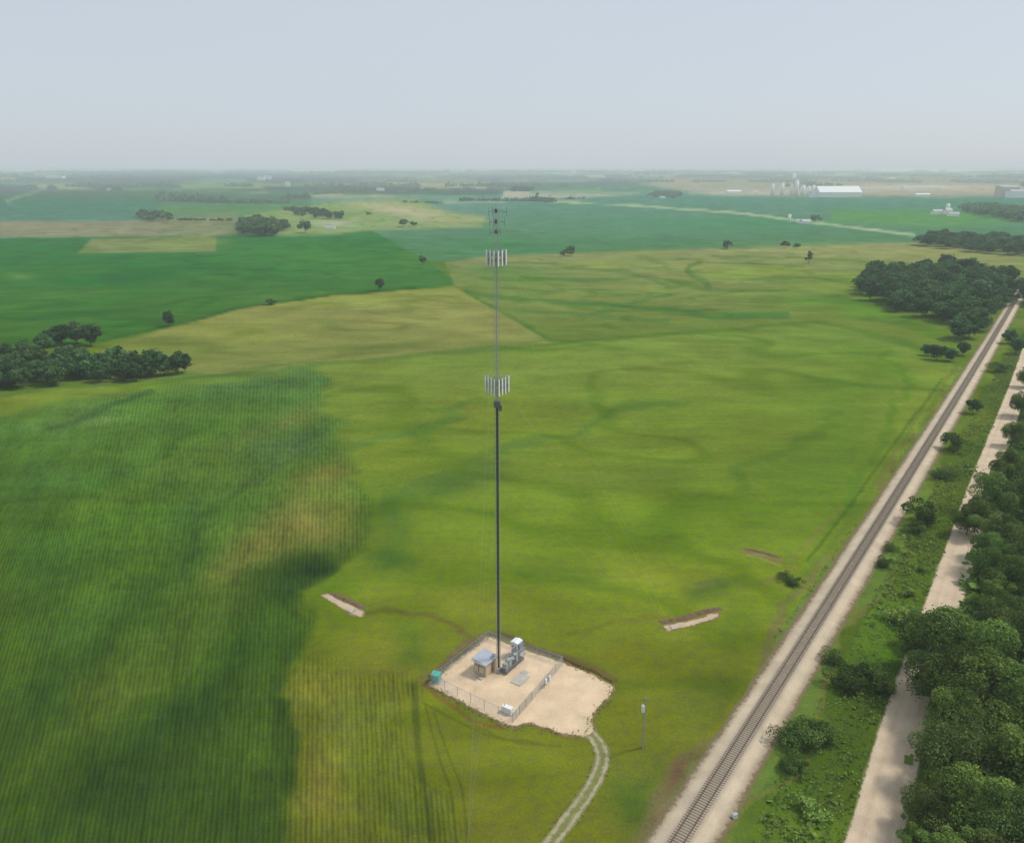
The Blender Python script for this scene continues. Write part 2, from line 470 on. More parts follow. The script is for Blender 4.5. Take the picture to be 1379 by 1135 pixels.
    line([(140, 458, 2), (230, 438, 2), (330, 412, 2), (450, 396, 1.6), (560, 388, 1.6)], (66, 108, 62), .75, .2)
    # ---- the parcel itself
    grad([(-3000, 800), (10, 533), (260, 508), (430, 494), (730, 466), (1000, 443), (1105, 434), (1180, 450), (1300, 496), (860, 1140), (850, 2300), (-3000, 2300)],
         [(440, (116, 146, 72)), (500, (120, 144, 66)), (600, (117, 140, 56)), (700, (112, 138, 50)), (800, (122, 142, 48)), (900, (116, 130, 46)), (1000, (118, 128, 44)), (1135, (116, 124, 46))], 2.0, .4, k=7)
    P = sst(0, 14, sdist(px, py, [(-3000, 800), (10, 533), (260, 508), (430, 494), (730, 466), (1105, 434), (1300, 496), (860, 1140), (850, 2300), (-3000, 2300)]))

    def fb(*a, **k): blob(*a, clip=P, **k)
    line([(20, 528, 3), (260, 506, 3), (430, 492, 3), (730, 464, 3), (1105, 432, 3), (1200, 456, 4), (1290, 490, 4)], (92, 128, 62), .6, .4)
    fb(700, 500, 260, 14, (128, 150, 74), .5); fb(900, 560, 200, 30, (116, 144, 56), .6); fb(620, 560, 120, 26, (122, 142, 58), .6)
    fb(1120, 530, 90, 40, (106, 140, 58), .7); fb(1180, 490, 50, 22, (96, 134, 56), .7, 20); fb(1080, 640, 80, 50, (100, 134, 52), .7); fb(1130, 600, 40, 50, (98, 132, 54), .6, 30)
    fb(600, 655, 80, 20, (88, 122, 60), .85, -22); fb(655, 640, 40, 14, (92, 124, 60), .7, -10); fb(530, 690, 22, 34, (86, 122, 56), .85, -8); fb(520, 745, 46, 22, (74, 112, 50), .9, 0)
    fb(470, 700, 26, 30, (96, 126, 56), .6); fb(800, 772, 52, 13, (92, 120, 52), .85, 4); fb(725, 768, 22, 8, (96, 126, 50), .8); fb(850, 640, 140, 16, (110, 136, 58), .6)
    line([(470, 610, 6), (540, 585, 6), (600, 555, 5), (660, 535, 4)], (96, 132, 62), .75, 1.0, 1.4); line([(680, 612, 6), (740, 588, 7), (800, 568, 4), (880, 545, 5), (930, 538, 4)], (98, 130, 60), .75, 1.0, 1.4)
    line([(560, 660, 6), (640, 620, 6), (700, 600, 5)], (98, 128, 58), .6, 1.0, 1.4); line([(700, 690, 3), (820, 660, 3), (960, 640, 3)], (104, 134, 54), .55, 1, 1.4)
    line([(980, 660, 5), (1020, 630, 7), (1060, 600, 8), (1120, 570, 5)], (94, 126, 54), .7, 1, 1.4); fb(860, 605, 16, 5, (92, 122, 52), .7); fb(1060, 590, 22, 6, (92, 124, 54), .7)
    line([(1120, 690, 6), (1180, 610, 6), (1225, 540, 5), (1200, 480, 5)], (92, 130, 52), .6, 1, 1.4)
    fb(600, 690, 60, 26, (116, 142, 52), .6); fb(720, 700, 90, 26, (116, 142, 48), .6); fb(920, 700, 90, 40, (106, 140, 46), .7); fb(560, 790, 90, 16, (106, 136, 48), .7)
    fb(870, 775, 80, 20, (138, 154, 54), .8); fb(600, 812, 90, 22, (144, 158, 56), .9); fb(500, 865, 50, 34, (136, 144, 52), .85, -30); fb(760, 810, 100, 16, (128, 146, 48), .7)
    fb(960, 755, 60, 14, (124, 150, 50), .7); fb(1020, 770, 40, 8, (132, 154, 52), .7); fb(975, 795, 46, 12, (86, 116, 50), .9, -12); fb(960, 790, 20, 6, (112, 118, 82), .5)
    fb(1015, 830, 40, 30, (98, 126, 46), .7, -30); fb(900, 900, 70, 28, (116, 130, 42), .7); fb(830, 885, 40, 16, (124, 130, 44), .7); fb(960, 930, 40, 60, (98, 116, 50), .7, 35)
    fb(900, 1050, 50, 50, (100, 118, 52), .7); fb(870, 1080, 30, 26, (74, 106, 46), .7); fb(720, 1050, 60, 60, (112, 124, 42), .7); fb(640, 1000, 40, 40, (112, 126, 46), .6); fb(640, 1080, 50, 50, (124, 128, 46), .6)
    fb(545, 870, 22, 18, (92, 122, 50), .7); fb(590, 955, 16, 12, (124, 140, 40), .7); fb(520, 900, 60, 20, (124, 130, 56), .6); fb(460, 790, 30, 14, (96, 130, 44), .7)
    line([(470, 832, 3), (520, 834, 3), (580, 842, 3), (640, 852, 3)], (118, 112, 62), .7, .8, 1.2); line([(905, 836, 3), (830, 836, 3), (740, 840, 3)], (116, 118, 54), .6, .8, 1.2)
    line([(1000, 738, 2.4), (1050, 752, 2.4)], (134, 122, 84), .8, .5); line([(1005, 745, 1.6), (1050, 758, 1.6)], (158, 146, 104), .6, .5); line([(1035, 785, 4), (1065, 762, 4), (1100, 715, 3), (1125, 680, 3)], (126, 130, 70), .7, .6)
    # ---- corn: rows
    cp_ = [(-3000, 800), (10, 560), (120, 545), (230, 520), (330, 503), (420, 494), (436, 520), (440, 560), (470, 590), (480, 640), (490, 690), (470, 730), (420, 770), (402, 800), (412, 850), (404, 880), (396, 920), (398, 1140), (400, 2300), (-3000, 2300)]
    d = sdist(jx, jy, cp_); w = sst(-17, 15, d)
    ys = [500, 560, 640, 740, 850, 1000, 1135]
    cc = [(88, 124, 70), (86, 124, 60), (84, 120, 54), (80, 112, 50), (74, 104, 44), (68, 94, 42), (66, 92, 40)]
    c = np.stack([np.interp(py, ys, [q[i] for q in cc]) for i in range(3)], 1)
    C[:] = C * (1 - w[:, None]) + c * w[:, None]; cls[d > 0] = 8; rowm = np.maximum(rowm, w)
    Q = w

    def cb(*a, **k): blob(*a, clip=Q, **k)
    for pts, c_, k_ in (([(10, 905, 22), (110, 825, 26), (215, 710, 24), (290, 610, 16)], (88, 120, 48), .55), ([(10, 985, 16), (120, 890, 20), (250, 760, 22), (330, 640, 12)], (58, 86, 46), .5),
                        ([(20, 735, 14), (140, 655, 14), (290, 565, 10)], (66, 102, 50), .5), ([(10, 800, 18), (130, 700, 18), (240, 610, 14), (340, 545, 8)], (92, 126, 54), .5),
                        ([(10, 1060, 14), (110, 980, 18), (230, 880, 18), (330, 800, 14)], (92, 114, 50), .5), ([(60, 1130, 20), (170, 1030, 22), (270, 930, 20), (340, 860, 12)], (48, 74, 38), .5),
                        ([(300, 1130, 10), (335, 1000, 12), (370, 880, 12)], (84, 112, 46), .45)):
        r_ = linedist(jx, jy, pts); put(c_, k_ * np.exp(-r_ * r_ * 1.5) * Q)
    cb(60, 580, 60, 20, (92, 128, 68), .7); cb(40, 640, 70, 30, (84, 126, 62), .6); cb(130, 560, 60, 9, (108, 136, 78), .7); cb(230, 550, 70, 16, (92, 132, 62), .7); cb(120, 640, 90, 20, (74, 110, 58), .6, -10)
    line([(68, 577, 3), (120, 560, 4), (200, 528, 3)], (72, 106, 64), .8, .4); line([(100, 565, 2), (170, 550, 2)], (84, 120, 66), .6, .4)
    cb(350, 515, 70, 14, (84, 116, 74), .7, -6); cb(410, 560, 40, 14, (112, 128, 68), .75, -18); cb(350, 590, 50, 14, (104, 122, 66), .6, -20); cb(400, 600, 46, 13, (80, 112, 70), .9, -18); cb(360, 625, 40, 14, (84, 112, 68), .7, -30)
    cb(440, 640, 50, 26, (124, 128, 64), .9, -12); cb(420, 700, 44, 30, (132, 130, 68), .9); cb(370, 735, 50, 32, (120, 122, 62), .9, -20); cb(330, 770, 50, 22, (108, 116, 58), .75, -20); cb(460, 690, 20, 30, (128, 138, 62), .7)
    cb(300, 640, 60, 34, (92, 120, 60), .6); cb(265, 690, 26, 50, (76, 108, 58), .7, 18); cb(160, 720, 90, 40, (86, 124, 50), .7, -16); cb(60, 760, 50, 60, (70, 108, 52), .7); cb(230, 620, 50, 20, (100, 128, 60), .5)
    cb(110, 690, 60, 20, (98, 134, 52), .6, -20); cb(190, 790, 80, 26, (74, 108, 50), .6, -30); cb(230, 850, 90, 30, (88, 112, 50), .75, -30); cb(140, 920, 80, 30, (92, 112, 50), .75, -25); cb(100, 850, 60, 30, (68, 98, 50), .7, -30)
    cb(60, 940, 40, 40, (56, 88, 44), .7); cb(420, 775, 55, 20, (48, 70, 38), .98, -6); cb(390, 800, 44, 22, (56, 84, 44), .85); cb(300, 830, 50, 16, (74, 100, 48), .7, -20); cb(360, 860, 50, 30, (66, 96, 46), .8)  # darkest blobs: shade of the valley fold put into the crop colour
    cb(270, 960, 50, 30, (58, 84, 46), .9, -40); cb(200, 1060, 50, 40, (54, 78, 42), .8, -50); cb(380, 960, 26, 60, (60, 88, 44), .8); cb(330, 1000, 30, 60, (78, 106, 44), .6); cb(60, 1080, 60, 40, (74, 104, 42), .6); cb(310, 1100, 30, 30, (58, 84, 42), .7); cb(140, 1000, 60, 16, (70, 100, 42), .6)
    # lighter crop strip by the compound
    dl = sdist(jx, jy, [(396, 920), (420, 880), (470, 895), (530, 905), (562, 922), (568, 1000), (582, 1140), (600, 2300), (390, 2300)])
    w = sst(-24, 10, dl); c = np.stack([np.interp(py, [880, 960, 1135], q) for q in ((112, 108, 106), (124, 120, 118), (48, 46, 46))], 1)
    C[:] = C * (1 - w[:, None]) + c * w[:, None]; cls[dl > 0] = 8; rowm = np.maximum(rowm, w)
    Q = w
    cb(510, 960, 50, 20, (104, 124, 50), .8); cb(440, 930, 40, 26, (134, 138, 56), .7); cb(440, 1070, 40, 50, (132, 128, 58), .7); cb(520, 1050, 40, 50, (104, 122, 44), .8); cb(470, 980, 30, 30, (102, 116, 56), .7); cb(540, 1100, 26, 30, (92, 112, 44), .7)
    line([(558, 922, 3), (562, 960, 4), (567, 1020, 4), (574, 1080, 3), (580, 1140, 3)], (80, 96, 44), .65, .06, 1.4)
    for pts in ([(576, 950, 1.6), (590, 1000, 1.8), (606, 1060, 2), (612, 1140, 2.2)], [(588, 960, 1.6), (606, 1010, 1.8), (622, 1060, 2), (628, 1140, 2.2)],
                [(572, 946, 1.6), (610, 966, 1.6), (660, 990, 1.8), (700, 1000, 1.8), (760, 1005, 1.8)], [(640, 975, 1.5), (680, 995, 1.5), (720, 998, 1.5)]):
        line(pts, (92, 100, 42), .5, .1)
    # brown margins round the compound, darkest along its far edges
    line([(566, 914, 4), (592, 890, 6), (624, 866, 7), (650, 847, 6), (662, 846, 4)], (126, 114, 84), .85, .5, .9); line([(662, 848, 4), (700, 861, 4), (762, 884, 4), (800, 901, 4), (834, 920, 4)], (118, 104, 70), .85, .4, .9)
    line([(578, 908, 2.6), (605, 888, 3), (640, 862, 3), (656, 851, 3), (670, 853, 2.6), (720, 870, 2.4), (800, 905, 2.4), (826, 920, 2)], (86, 76, 50), .85, .2, .8); line([(574, 926, 3), (610, 944, 3), (650, 966, 3), (692, 984, 3)], (126, 104, 60), .8, .6); line([(720, 976, 3), (760, 990, 3), (790, 994, 3)], (126, 110, 62), .7, .6)
    line([(826, 930, 3), (800, 962, 3), (806, 990, 3)], (116, 104, 56), .7, .6)
    # railway side
    line([(862, 1140, 15), (985, 962, 11), (1090, 800, 7), (1180, 662, 5), (1290, 500, 2)], (122, 116, 80), .65, .9, .8)
    blob(930, 1045, 12, 30, (110, 84, 72), .7, 35); blob(905, 1095, 10, 26, (140, 112, 98), .7, 35)
    line([(1070, 800, 5), (1150, 690, 4), (1230, 575, 3), (1300, 480, 2)], (104, 128, 58), .6, .3)
    line([(1090, 752, 2.4), (1150, 672, 2.2), (1210, 590, 2), (1270, 510, 1.8)], (80, 108, 50), .6, .1)
    area([(975, 1140), (1100, 950), (1240, 690), (1330, 520), (1379, 440), (1900, 440), (1900, 600), (1345, 600), (1137, 1140), (1100, 2300), (700, 2300)], (86, 108, 44), 4, .8, k=9)
    S = sst(0, 6, sdist(px, py, [(965, 1140), (1100, 950), (1240, 690), (1330, 520), (1379, 440), (1500, 440), (1345, 600), (1137, 1140)]))
    for q in [(1180, 830, 60, 40, (106, 140, 52)), (1130, 980, 40, 50, (72, 104, 44)), (1060, 1050, 50, 40, (82, 118, 46)), (1150, 900, 40, 24, (66, 100, 46)), (1240, 700, 26, 30, (90, 130, 54)), (1270, 640, 26, 26, (118, 136, 60)),
              (1310, 560, 30, 30, (112, 138, 60)), (1240, 780, 30, 40, (104, 134, 48)), (1080, 960, 40, 26, (110, 128, 50)), (1100, 1100, 50, 30, (98, 134, 46)), (1200, 860, 30, 40, (84, 124, 44)), (1060, 990, 30, 22, (62, 92, 42)), (1000, 1110, 26, 22, (96, 128, 52))]:
        blob(*q[:4], q[4], .75, clip=S)
    line([(985, 1140, 6), (1100, 950, 4), (1240, 700, 3), (1330, 530, 2)], (118, 122, 66), .7, .9)
    area([(1215, 1140), (1262, 940), (1345, 640), (1376, 560), (1379, 440), (3500, 440), (3500, 2300), (1215, 2300)], (72, 100, 46), 4, .6, k=9)
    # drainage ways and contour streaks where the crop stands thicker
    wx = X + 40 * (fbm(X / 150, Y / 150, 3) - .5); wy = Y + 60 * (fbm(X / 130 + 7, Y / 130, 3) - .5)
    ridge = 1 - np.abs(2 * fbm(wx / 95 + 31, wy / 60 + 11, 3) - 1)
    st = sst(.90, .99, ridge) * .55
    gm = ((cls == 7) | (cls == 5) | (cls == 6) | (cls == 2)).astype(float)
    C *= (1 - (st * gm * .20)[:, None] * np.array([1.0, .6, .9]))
    C *= (1 + .10 * n1 + .05 * n2)[:, None]
    C *= np.array([.99, .98, .985]); C[:, 0] *= 1 + .02 * sst(500, 1400, D); C[:, 1] *= 1 + .012 * sst(500, 1400, D)
    C = C * .93 + (C @ np.array([.3, .6, .1]))[:, None] * .07
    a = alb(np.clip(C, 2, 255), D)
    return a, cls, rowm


GRASS = field_material()
CLS = {0: 'ground', 1: 'far_farmland', 2: 'corn_field', 3: 'bean_field', 4: 'industrial_ground', 5: 'pasture', 6: 'hay_field', 7: 'green_field', 8: 'row_crop_field', 9: 'rough_grass'}


def build_ground():
    dep = 1 / 560
    th = []
    t = math.radians(46)
    tmin = math.radians(.13)
    while t > tmin:
        th.append(t); t -= min(dep, max(t * .06, .00035))
    r = [0.5, 10, 20, 30, 40, 50, 60, 70, 78, 83] + [CH / math.tan(q) for q in th]
    az = list(np.arange(-47, 47, math.degrees(1 / 560)))
    a = 47.0
    while a < 313: az.append(a); a += 4.0
    r = np.array(r); az = np.radians(np.array(az))
    A, R = np.meshgrid(az, r)
    X = (R * np.sin(A)).ravel(); Y = (R * np.cos(A)).ravel(); Z = hgt(X, Y)
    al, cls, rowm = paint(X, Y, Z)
    # row coordinate: rows wander a little with the contour
    Y0 = 100.0
    Xc = X.copy()
    for _ in range(14):
        azr = np.radians(np.clip(-9.5 + .22 * (Xc + 14), -23, -8.0))
        Xc = .5 * Xc + .5 * (X - (Y - Y0) * np.tan(azr))
    wob = 5 * (fbm(X / 260 + 9, Y / 260, 2) - .5)
    rc = (Xc * .97 + wob) / .76
    ac = Y / .76
    rows = np.stack([rc, ac, rowm], 1)
    nr, na = len(r), len(az)
    I = np.arange(nr * na).reshape(nr, na)
    J = np.roll(I, -1, 1)
    Qd = np.stack([I[:-1], I[1:], J[1:], J[:-1]], -1).reshape(-1, 4)[:, ::-1]
    V = np.stack([X, Y, Z], 1)
    fc = cls[Qd[:, 0]]
    for k, nm in CLS.items():
        q = Qd[fc == k]
        if not len(q): continue
        used, inv = np.unique(q, return_inverse=True)
        me = np_mesh(nm, V[used], inv.reshape(-1, 4), True)
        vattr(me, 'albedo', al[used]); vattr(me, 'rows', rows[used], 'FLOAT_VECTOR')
        tag(link_mesh(nm, me, GRASS), kind='structure')


build_ground()

# ------------------------------------------------------------------ gravel strips and pads
GRAV = gravel_material('pale_gravel')


def strip(name, path, offs, zs, cols, cover, margin, z0=.0, wig=.35):
    """path: Nx2 world points; offs: lateral offsets (right positive); zs heights; cols albedo rows"""
    P = np.array(path, float); T = np.gradient(P, axis=0); T /= np.linalg.norm(T, axis=1)[:, None]
    Nn = np.stack([T[:, 1], -T[:, 0]], 1); n, k = len(P), len(offs)
    V = np.zeros((n, k, 3))
    s = np.arange(n)
    for j, o in enumerate(offs):
        w = wig * (vn(s * .35 + j * 31, s * 0 + j) - .5) * (1 if j in (0, 1, k - 2, k - 1) else 0)
        V[:, j, :2] = P + Nn * (o + w)[:, None]
        V[:, j, 2] = hgt(V[:, j, 0], V[:, j, 1]) + zs[j] + z0
    I = np.arange(n * k).reshape(n, k)
    Q = np.stack([I[:-1, :-1], I[:-1, 1:], I[1:, 1:], I[1:, :-1]], -1).reshape(-1, 4)
    me = np_mesh(name, V.reshape(-1, 3), Q, True)
    vattr(me, 'albedo', np.tile(np.array(cols, float), (n, 1, 1)).reshape(-1, 3))
    vattr(me, 'cover', np.tile(np.array(cover, float), (n, 1)).reshape(-1), 'FLOAT')
    vattr(me, 'margin', np.tile(np.array(margin, float), (n * k, 1)))
    return tag(link_mesh(name, me, GRAV), kind='structure')


def resample(P, step):
    P = np.array(P, float); s = np.r_[0, np.cumsum(np.linalg.norm(np.diff(P, axis=0), axis=1))]
    t = np.arange(0, s[-1], step)
    return np.stack([np.interp(t, s, P[:, i]) for i in range(2)], 1)


def frame(path):
    T = np.gradient(path, axis=0); T /= np.linalg.norm(T, axis=1)[:, None]
    return T, np.stack([T[:, 1], -T[:, 0]], 1)


# railway centre line: gentle curve fitted through points given in image pixels
rp = np.array([at(*q)[:2] for q in ((924, 1122), (1024, 960), (1130, 792), (1187, 700), (1234, 626), (1303, 515), (1340, 452), (1366, 407))])
sl = (rp - _R0) @ _RD; of = (rp - _R0) @ _RN
cf = np.polyfit(sl, of, 2, w=[3, 3, 2, 2, 1, 1, 1, 1])
ss = np.arange(-260, 1500, 1.0)
oo = np.where(ss < 0, np.polyval([cf[1], cf[2]], ss), np.polyval(cf, np.clip(ss, 0, 520)) + (ss > 520) * (ss - 520) * np.polyval(np.polyder(cf), 520))
RAIL = _R0 + ss[:, None] * _RD + oo[:, None] * _RN
BAL = (.51, .42, .30); BALD = (.40, .33, .25); OUT = (.34, .27, .19)
strip('railway_ballast', RAIL, [-4.4, -3.6, -2.7, -1.9, -1.45, -.55, .55, 1.45, 2.0, 2.9, 3.9, 4.8], [.0, .05, .22, .55, .60, .60, .60, .60, .55, .25, .08, .0],
      [OUT, OUT, BAL, BAL, BALD, BALD, BALD, BALD, BAL, BAL, OUT, OUT], [.15, .5, .85, 1, 1, 1, 1, 1, 1, .95, .6, .15], (.16, .13, .065), .03)

STEEL = mat('rail_steel', (.15, .115, .09), .45, .2, 3, .6, .5)
TIE = mat('creosoted_timber', (.29, .24, .18), .9, .3, 1.5)
track = thing('railway_track', 'single railway track with brown rails on pale gravel ballast running to the right edge', 'railway track', (*RAIL[260], .63))
bx0 = Vector((*RAIL[260], .63))
T_, N_ = frame(RAIL)
for sgn in (-1, 1):
    V = []; Fq = []
    prof = [(-.07, 0), (.07, 0), (.07, .03), (.02, .05), (.02, .13), (.04, .17), (-.04, .17), (-.02, .13), (-.02, .05), (-.07, .03)]
    sel = range(40, 1300, 2)
    for a_, i in enumerate(sel):
        c = RAIL[i] + N_[i] * sgn * .755
        zz = float(hgt(*c))
        for (o, z) in prof:
            q = c + N_[i] * o; V.append((q[0] - bx0.x, q[1] - bx0.y, z + .10 + zz))
    k = len(prof); m_ = len(sel)
    Fq = [(a_ * k + j, a_ * k + (j + 1) % k, (a_ + 1) * k + (j + 1) % k, (a_ + 1) * k + j) for a_ in range(m_ - 1) for j in range(k)]
    link_mesh('rail', np_mesh('rail', V, Fq), STEEL, track)
tm = MB().box((0, 0, 0), (2.6, .23, .2)); tie0 = None
rest = MB(); cnt = 0
sN = np.interp(np.arange(0, 1300, .54), np.arange(len(RAIL)) - 205, np.arange(len(RAIL)))
for kk, fi in enumerate(sN):
    i = int(fi); fr = fi - i
    if i + 1 >= len(RAIL): break
    c = RAIL[i] * (1 - fr) + RAIL[i + 1] * fr; ang = math.atan2(N_[i][1], N_[i][0]) + random.gauss(0, .01)
    loc = (c[0] - bx0.x, c[1] - bx0.y, .0 + float(hgt(*c)))
    if 78 <= kk < 178:
        if tie0 is None:
            tie0 = tm.build('sleeper', TIE, track); o = tie0
        else:
            o = tie0.copy(); COL.objects.link(o); o.parent = track
        o.location = loc; o.rotation_euler = (0, 0, ang)
    elif kk < 1650:
        rest.box(loc, (2.6, .23, .2), ang)
tag(rest.build('sleepers', TIE, track), kind='stuff')

# gravel road
rd = [at(*q)[:2] for q in ((1179, 1130), (1210, 1000), (1290, 755), (1325, 648), (1350, 580), (1372, 520))]
rd = np.array(rd); d0 = (rd[-1] - rd[0]) / np.linalg.norm(rd[-1] - rd[0])
full = np.vstack([rd[0] - d0 * 250, rd, rd[-1] + d0 * 600])
ROAD = resample(full, 1.0)
ker = np.ones(25) / 25
ROAD = np.stack([np.convolve(ROAD[:, i], ker, 'valid') for i in range(2)], 1)
RC = (.55, .44, .31); RD_ = (.51, .39, .27); RE = (.34, .29, .17)
strip('gravel_road', ROAD, [-3.7, -3.05, -2.3, -1.6, -.8, 0, .8, 1.6, 2.3, 3.05, 3.7], [0, .02, .04, .06, .07, .08, .07, .06, .04, .02, 0], [RE, RC, RC, RD_, RC, (.53, .42, .30), RC, RD_, RC, RC, RE],
      [.25, .8, 1, 1, 1, 1, 1, 1, 1, .8, .25], (.12, .15, .045), .03)

# farm track to the compound
tr = np.array([at(*q)[:2] for q in ((781, 975), (797, 988), (810, 1003), (813, 1022), (804, 1048), (785, 1077), (752, 1122), (700, 1190), (640, 1270))])
TR = resample(tr, .5); TR = np.stack([np.convolve(np.pad(TR[:, i], 4, 'edge'), np.ones(9) / 9, 'valid') for i in range(2)], 1)
GC = (.17, .17, .07); WC = (.34, .30, .19)
strip('access_track', TR, [-1.3, -1.0, -.72, -.45, 0, .45, .72, 1.0, 1.3], [0, .02, .03, .02, .03, .02, .03, .02, 0], [WC] * 9, [.1, .46, .70, .48, .24, .48, .70, .46, .1], (.17, .18, .06), .02, .2)


def pad(name, poly, col, margin, step=.3, grow=.7, z=.06, soft=1.1, patches=()):
    P = [at(*q)[:2] for q in poly]; A = np.array(P); lo = A.min(0) - 2; hi = A.max(0) + 2
    gx = np.arange(lo[0], hi[0], step); gy = np.arange(lo[1], hi[1], step)
    X, Y = np.meshgrid(gx, gy); sd = sdist(X.ravel(), Y.ravel(), P)
    sd = sd + .9 * (fbm(X.ravel() / 2.2, Y.ravel() / 2.2) - .5)
    I = np.arange(X.size).reshape(X.shape)
    Q = np.stack([I[:-1, :-1], I[:-1, 1:], I[1:, 1:], I[1:, :-1]], -1).reshape(-1, 4)
    Q = Q[(sd[Q] > -grow).all(1)]; used, inv = np.unique(Q, return_inverse=True)
    x, y, s = X.ravel()[used], Y.ravel()[used], sd[used]
    V = np.stack([x, y, z * sst(-grow, .3, s) + .015], 1)
    me = np_mesh(name, V, inv.reshape(-1, 4), True)
    c = np.tile(np.array(col, float), (len(x), 1)); f = fbm(x / 3.5, y / 3.5) - .5
    c *= (1 + .16 * f)[:, None]
    for (qx, qy, rr_, cc_, st) in patches:
        q = at(qx, qy); w = st * np.exp(-((x - q[0]) ** 2 + (y - q[1]) ** 2) / rr_ ** 2)[:, None]; c = c * (1 - w) + np.array(cc_) * w
    vattr(me, 'albedo', c); vattr(me, 'cover', np.clip(.5 + s / soft, 0, 1.1), 'FLOAT'); vattr(me, 'margin', np.tile(np.array(margin, float), (len(x), 1)))
    return tag(link_mesh(name, me, GRAV), kind='structure')


pad('gravel_pad', [(576, 920), (600, 903), (657, 856), (700, 872), (762, 893), (800, 909), (825, 924), (822, 936), (808, 950), (794, 968), (799, 983), (790, 992), (772, 990), (748, 984), (732, 977), (716, 972), (706, 973), (692, 979), (664, 967), (640, 955), (610, 938)],
    (.64, .49, .325), (.20, .15, .075), patches=[(700, 916, 1.6, (.42, .35, .25), .5), (690, 890, 2.0, (.46, .38, .29), .5), (655, 915, 1.4, (.50, .38, .26), .5), (757, 935, 1.6, (.55, .42, .27), .5), (600, 925, 2.5, (.56, .43, .32), .5), (760, 950, 1.3, (.55, .43, .29), .5), (745, 962, 1.1, (.54, .42, .28), .5), (775, 938, 1.2, (.56, .43, .29), .5), (785, 970, 1.4, (.52, .42, .28), .6), (792, 980, 1.2, (.48, .40, .26), .7), (640, 905, 1.5, (.56, .43, .3), .5), (670, 935, 1.6, (.57, .45, .32), .5), (712, 905, 1.2, (.55, .42, .29), .5), (730, 890, 1.8, (.60, .48, .35), .5), (800, 925, 1.6, (.58, .46, .33), .5)])
pad('anchor_gravel', [(434, 801), (441, 800), (466, 812), (490, 823), (488, 829), (476, 827), (452, 812)], (.47, .37, .25), (.20, .16, .08), grow=.6, soft=1.5)
pad('anchor_gravel', [(894, 843), (920, 838), (950, 830), (968, 824), (970, 829), (945, 838), (900, 849)], (.50, .39, .26), (.19, .13, .06), grow=.6, soft=1.5)


def berm(pts, label, hh=.5):
    m = MB(); P = resample([at(*q)[:2] for q in pts], .5); T, Nn = frame(P)
    V = []; k = 5
    for i, c in enumerate(P):
        e = min(1, i / 3, (len(P) - 1 - i) / 3); h_ = hh * (.7 + .6 * random.random()) * e + .02
        for o, z in ((-.8, .0), (-.4, .6), (0, 1), (.4, .6), (.8, .0)):
            q = c + Nn[i] * (o * (.8 + .3 * random.random())); V.append((q[0], q[1], z * h_))
    Q = [(i * k + j, i * k + j + 1, (i + 1) * k + j + 1, (i + 1) * k + j) for i in range(len(P) - 1) for j in range(k - 1)]
    me = np_mesh('earth_berm', V, Q, True)
    return tag(link_mesh('earth_berm', me, EARTH), label, 'earth berm')


EARTH = mat('bare_earth', (.15, .095, .055), .95, .3, 1.2, bump=.1)
berm([(889, 838), (920, 832), (950, 823), (975, 818)], 'low brown earth ridge along the far side of the gravel strip right of the mast')  # dark earth ridge stands in for the shaded wall of a trench
berm([(446, 798), (470, 808), (492, 820)], 'low brown earth ridge behind the gravel strip left of the mast', .3)
berm([(1003, 738), (1030, 744), (1054, 751)], 'faint brown earth ridge in the grass near the railway', .3)

# ------------------------------------------------------------------ leaves and trees
def leaf_mesh(name, n, size, lobes, env, seed, tight=0, flat=.85):
    """crown of n leaf clumps on lobes inside an envelope (rx, rz, cz) of a tree one unit tall"""
    g = np.random.default_rng(seed); rx, rz, cz = env
    L = []
    while len(L) < lobes:
        p = g.uniform(-1, 1, 3)
        if p @ p > 1: continue
        if (p @ p) < .12 and g.random() < .6: continue
        q = np.array([p[0] * rx, p[1] * rx, cz + p[2] * rz]); q[:2] *= 1 + .25 * g.standard_normal()
        L.append((q, g.uniform(.28, .5) * rx * (1.1 - .35 * max(0, p[2]))))
    wts = np.array([l[1] ** 2 for l in L]); wts /= wts.sum()
    idx = g.choice(len(L), n, p=wts)
    C = np.array([L[i][0] for i in idx]); R = np.array([L[i][1] for i in idx])
    d = g.standard_normal((n, 3)); d[:, 2] += .25; d /= np.linalg.norm(d, axis=1)[:, None]
    pos = C + d * (R * g.uniform(.72 + .12 * tight, 1.12 - .04 * tight, n))[:, None] * np.array([1, 1, flat])
    st_ = g.random(n) < .12; pos[st_] += g.standard_normal((int(st_.sum()), 3)) * .05 * np.array([1, 1, .8])
    pos[:, 2] = np.maximum(pos[:, 2], .01)
    nr = d + .75 * g.standard_normal((n, 3)); nr /= np.linalg.norm(nr, axis=1)[:, None]
    t = np.cross(nr, g.standard_normal((n, 3))); t /= np.linalg.norm(t, axis=1)[:, None]; b = np.cross(nr, t)
    s = (size * g.uniform(.55, 1.25, n))[:, None] * .5
    V = np.stack([pos - t * s, pos - b * s * .8, pos + t * s, pos + b * s * .8], 1).reshape(-1, 3)
    me = np_mesh(name, V, np.arange(4 * n).reshape(-1, 4))
    lt = g.uniform(.55, 1.35, len(L))
    tint = (lt[idx] * g.uniform(.7, 1.3, n) * (1 + .15 * (d[:, 2])))
    vattr(me, 'tint', np.repeat(tint, 4), 'FLOAT')
    return me


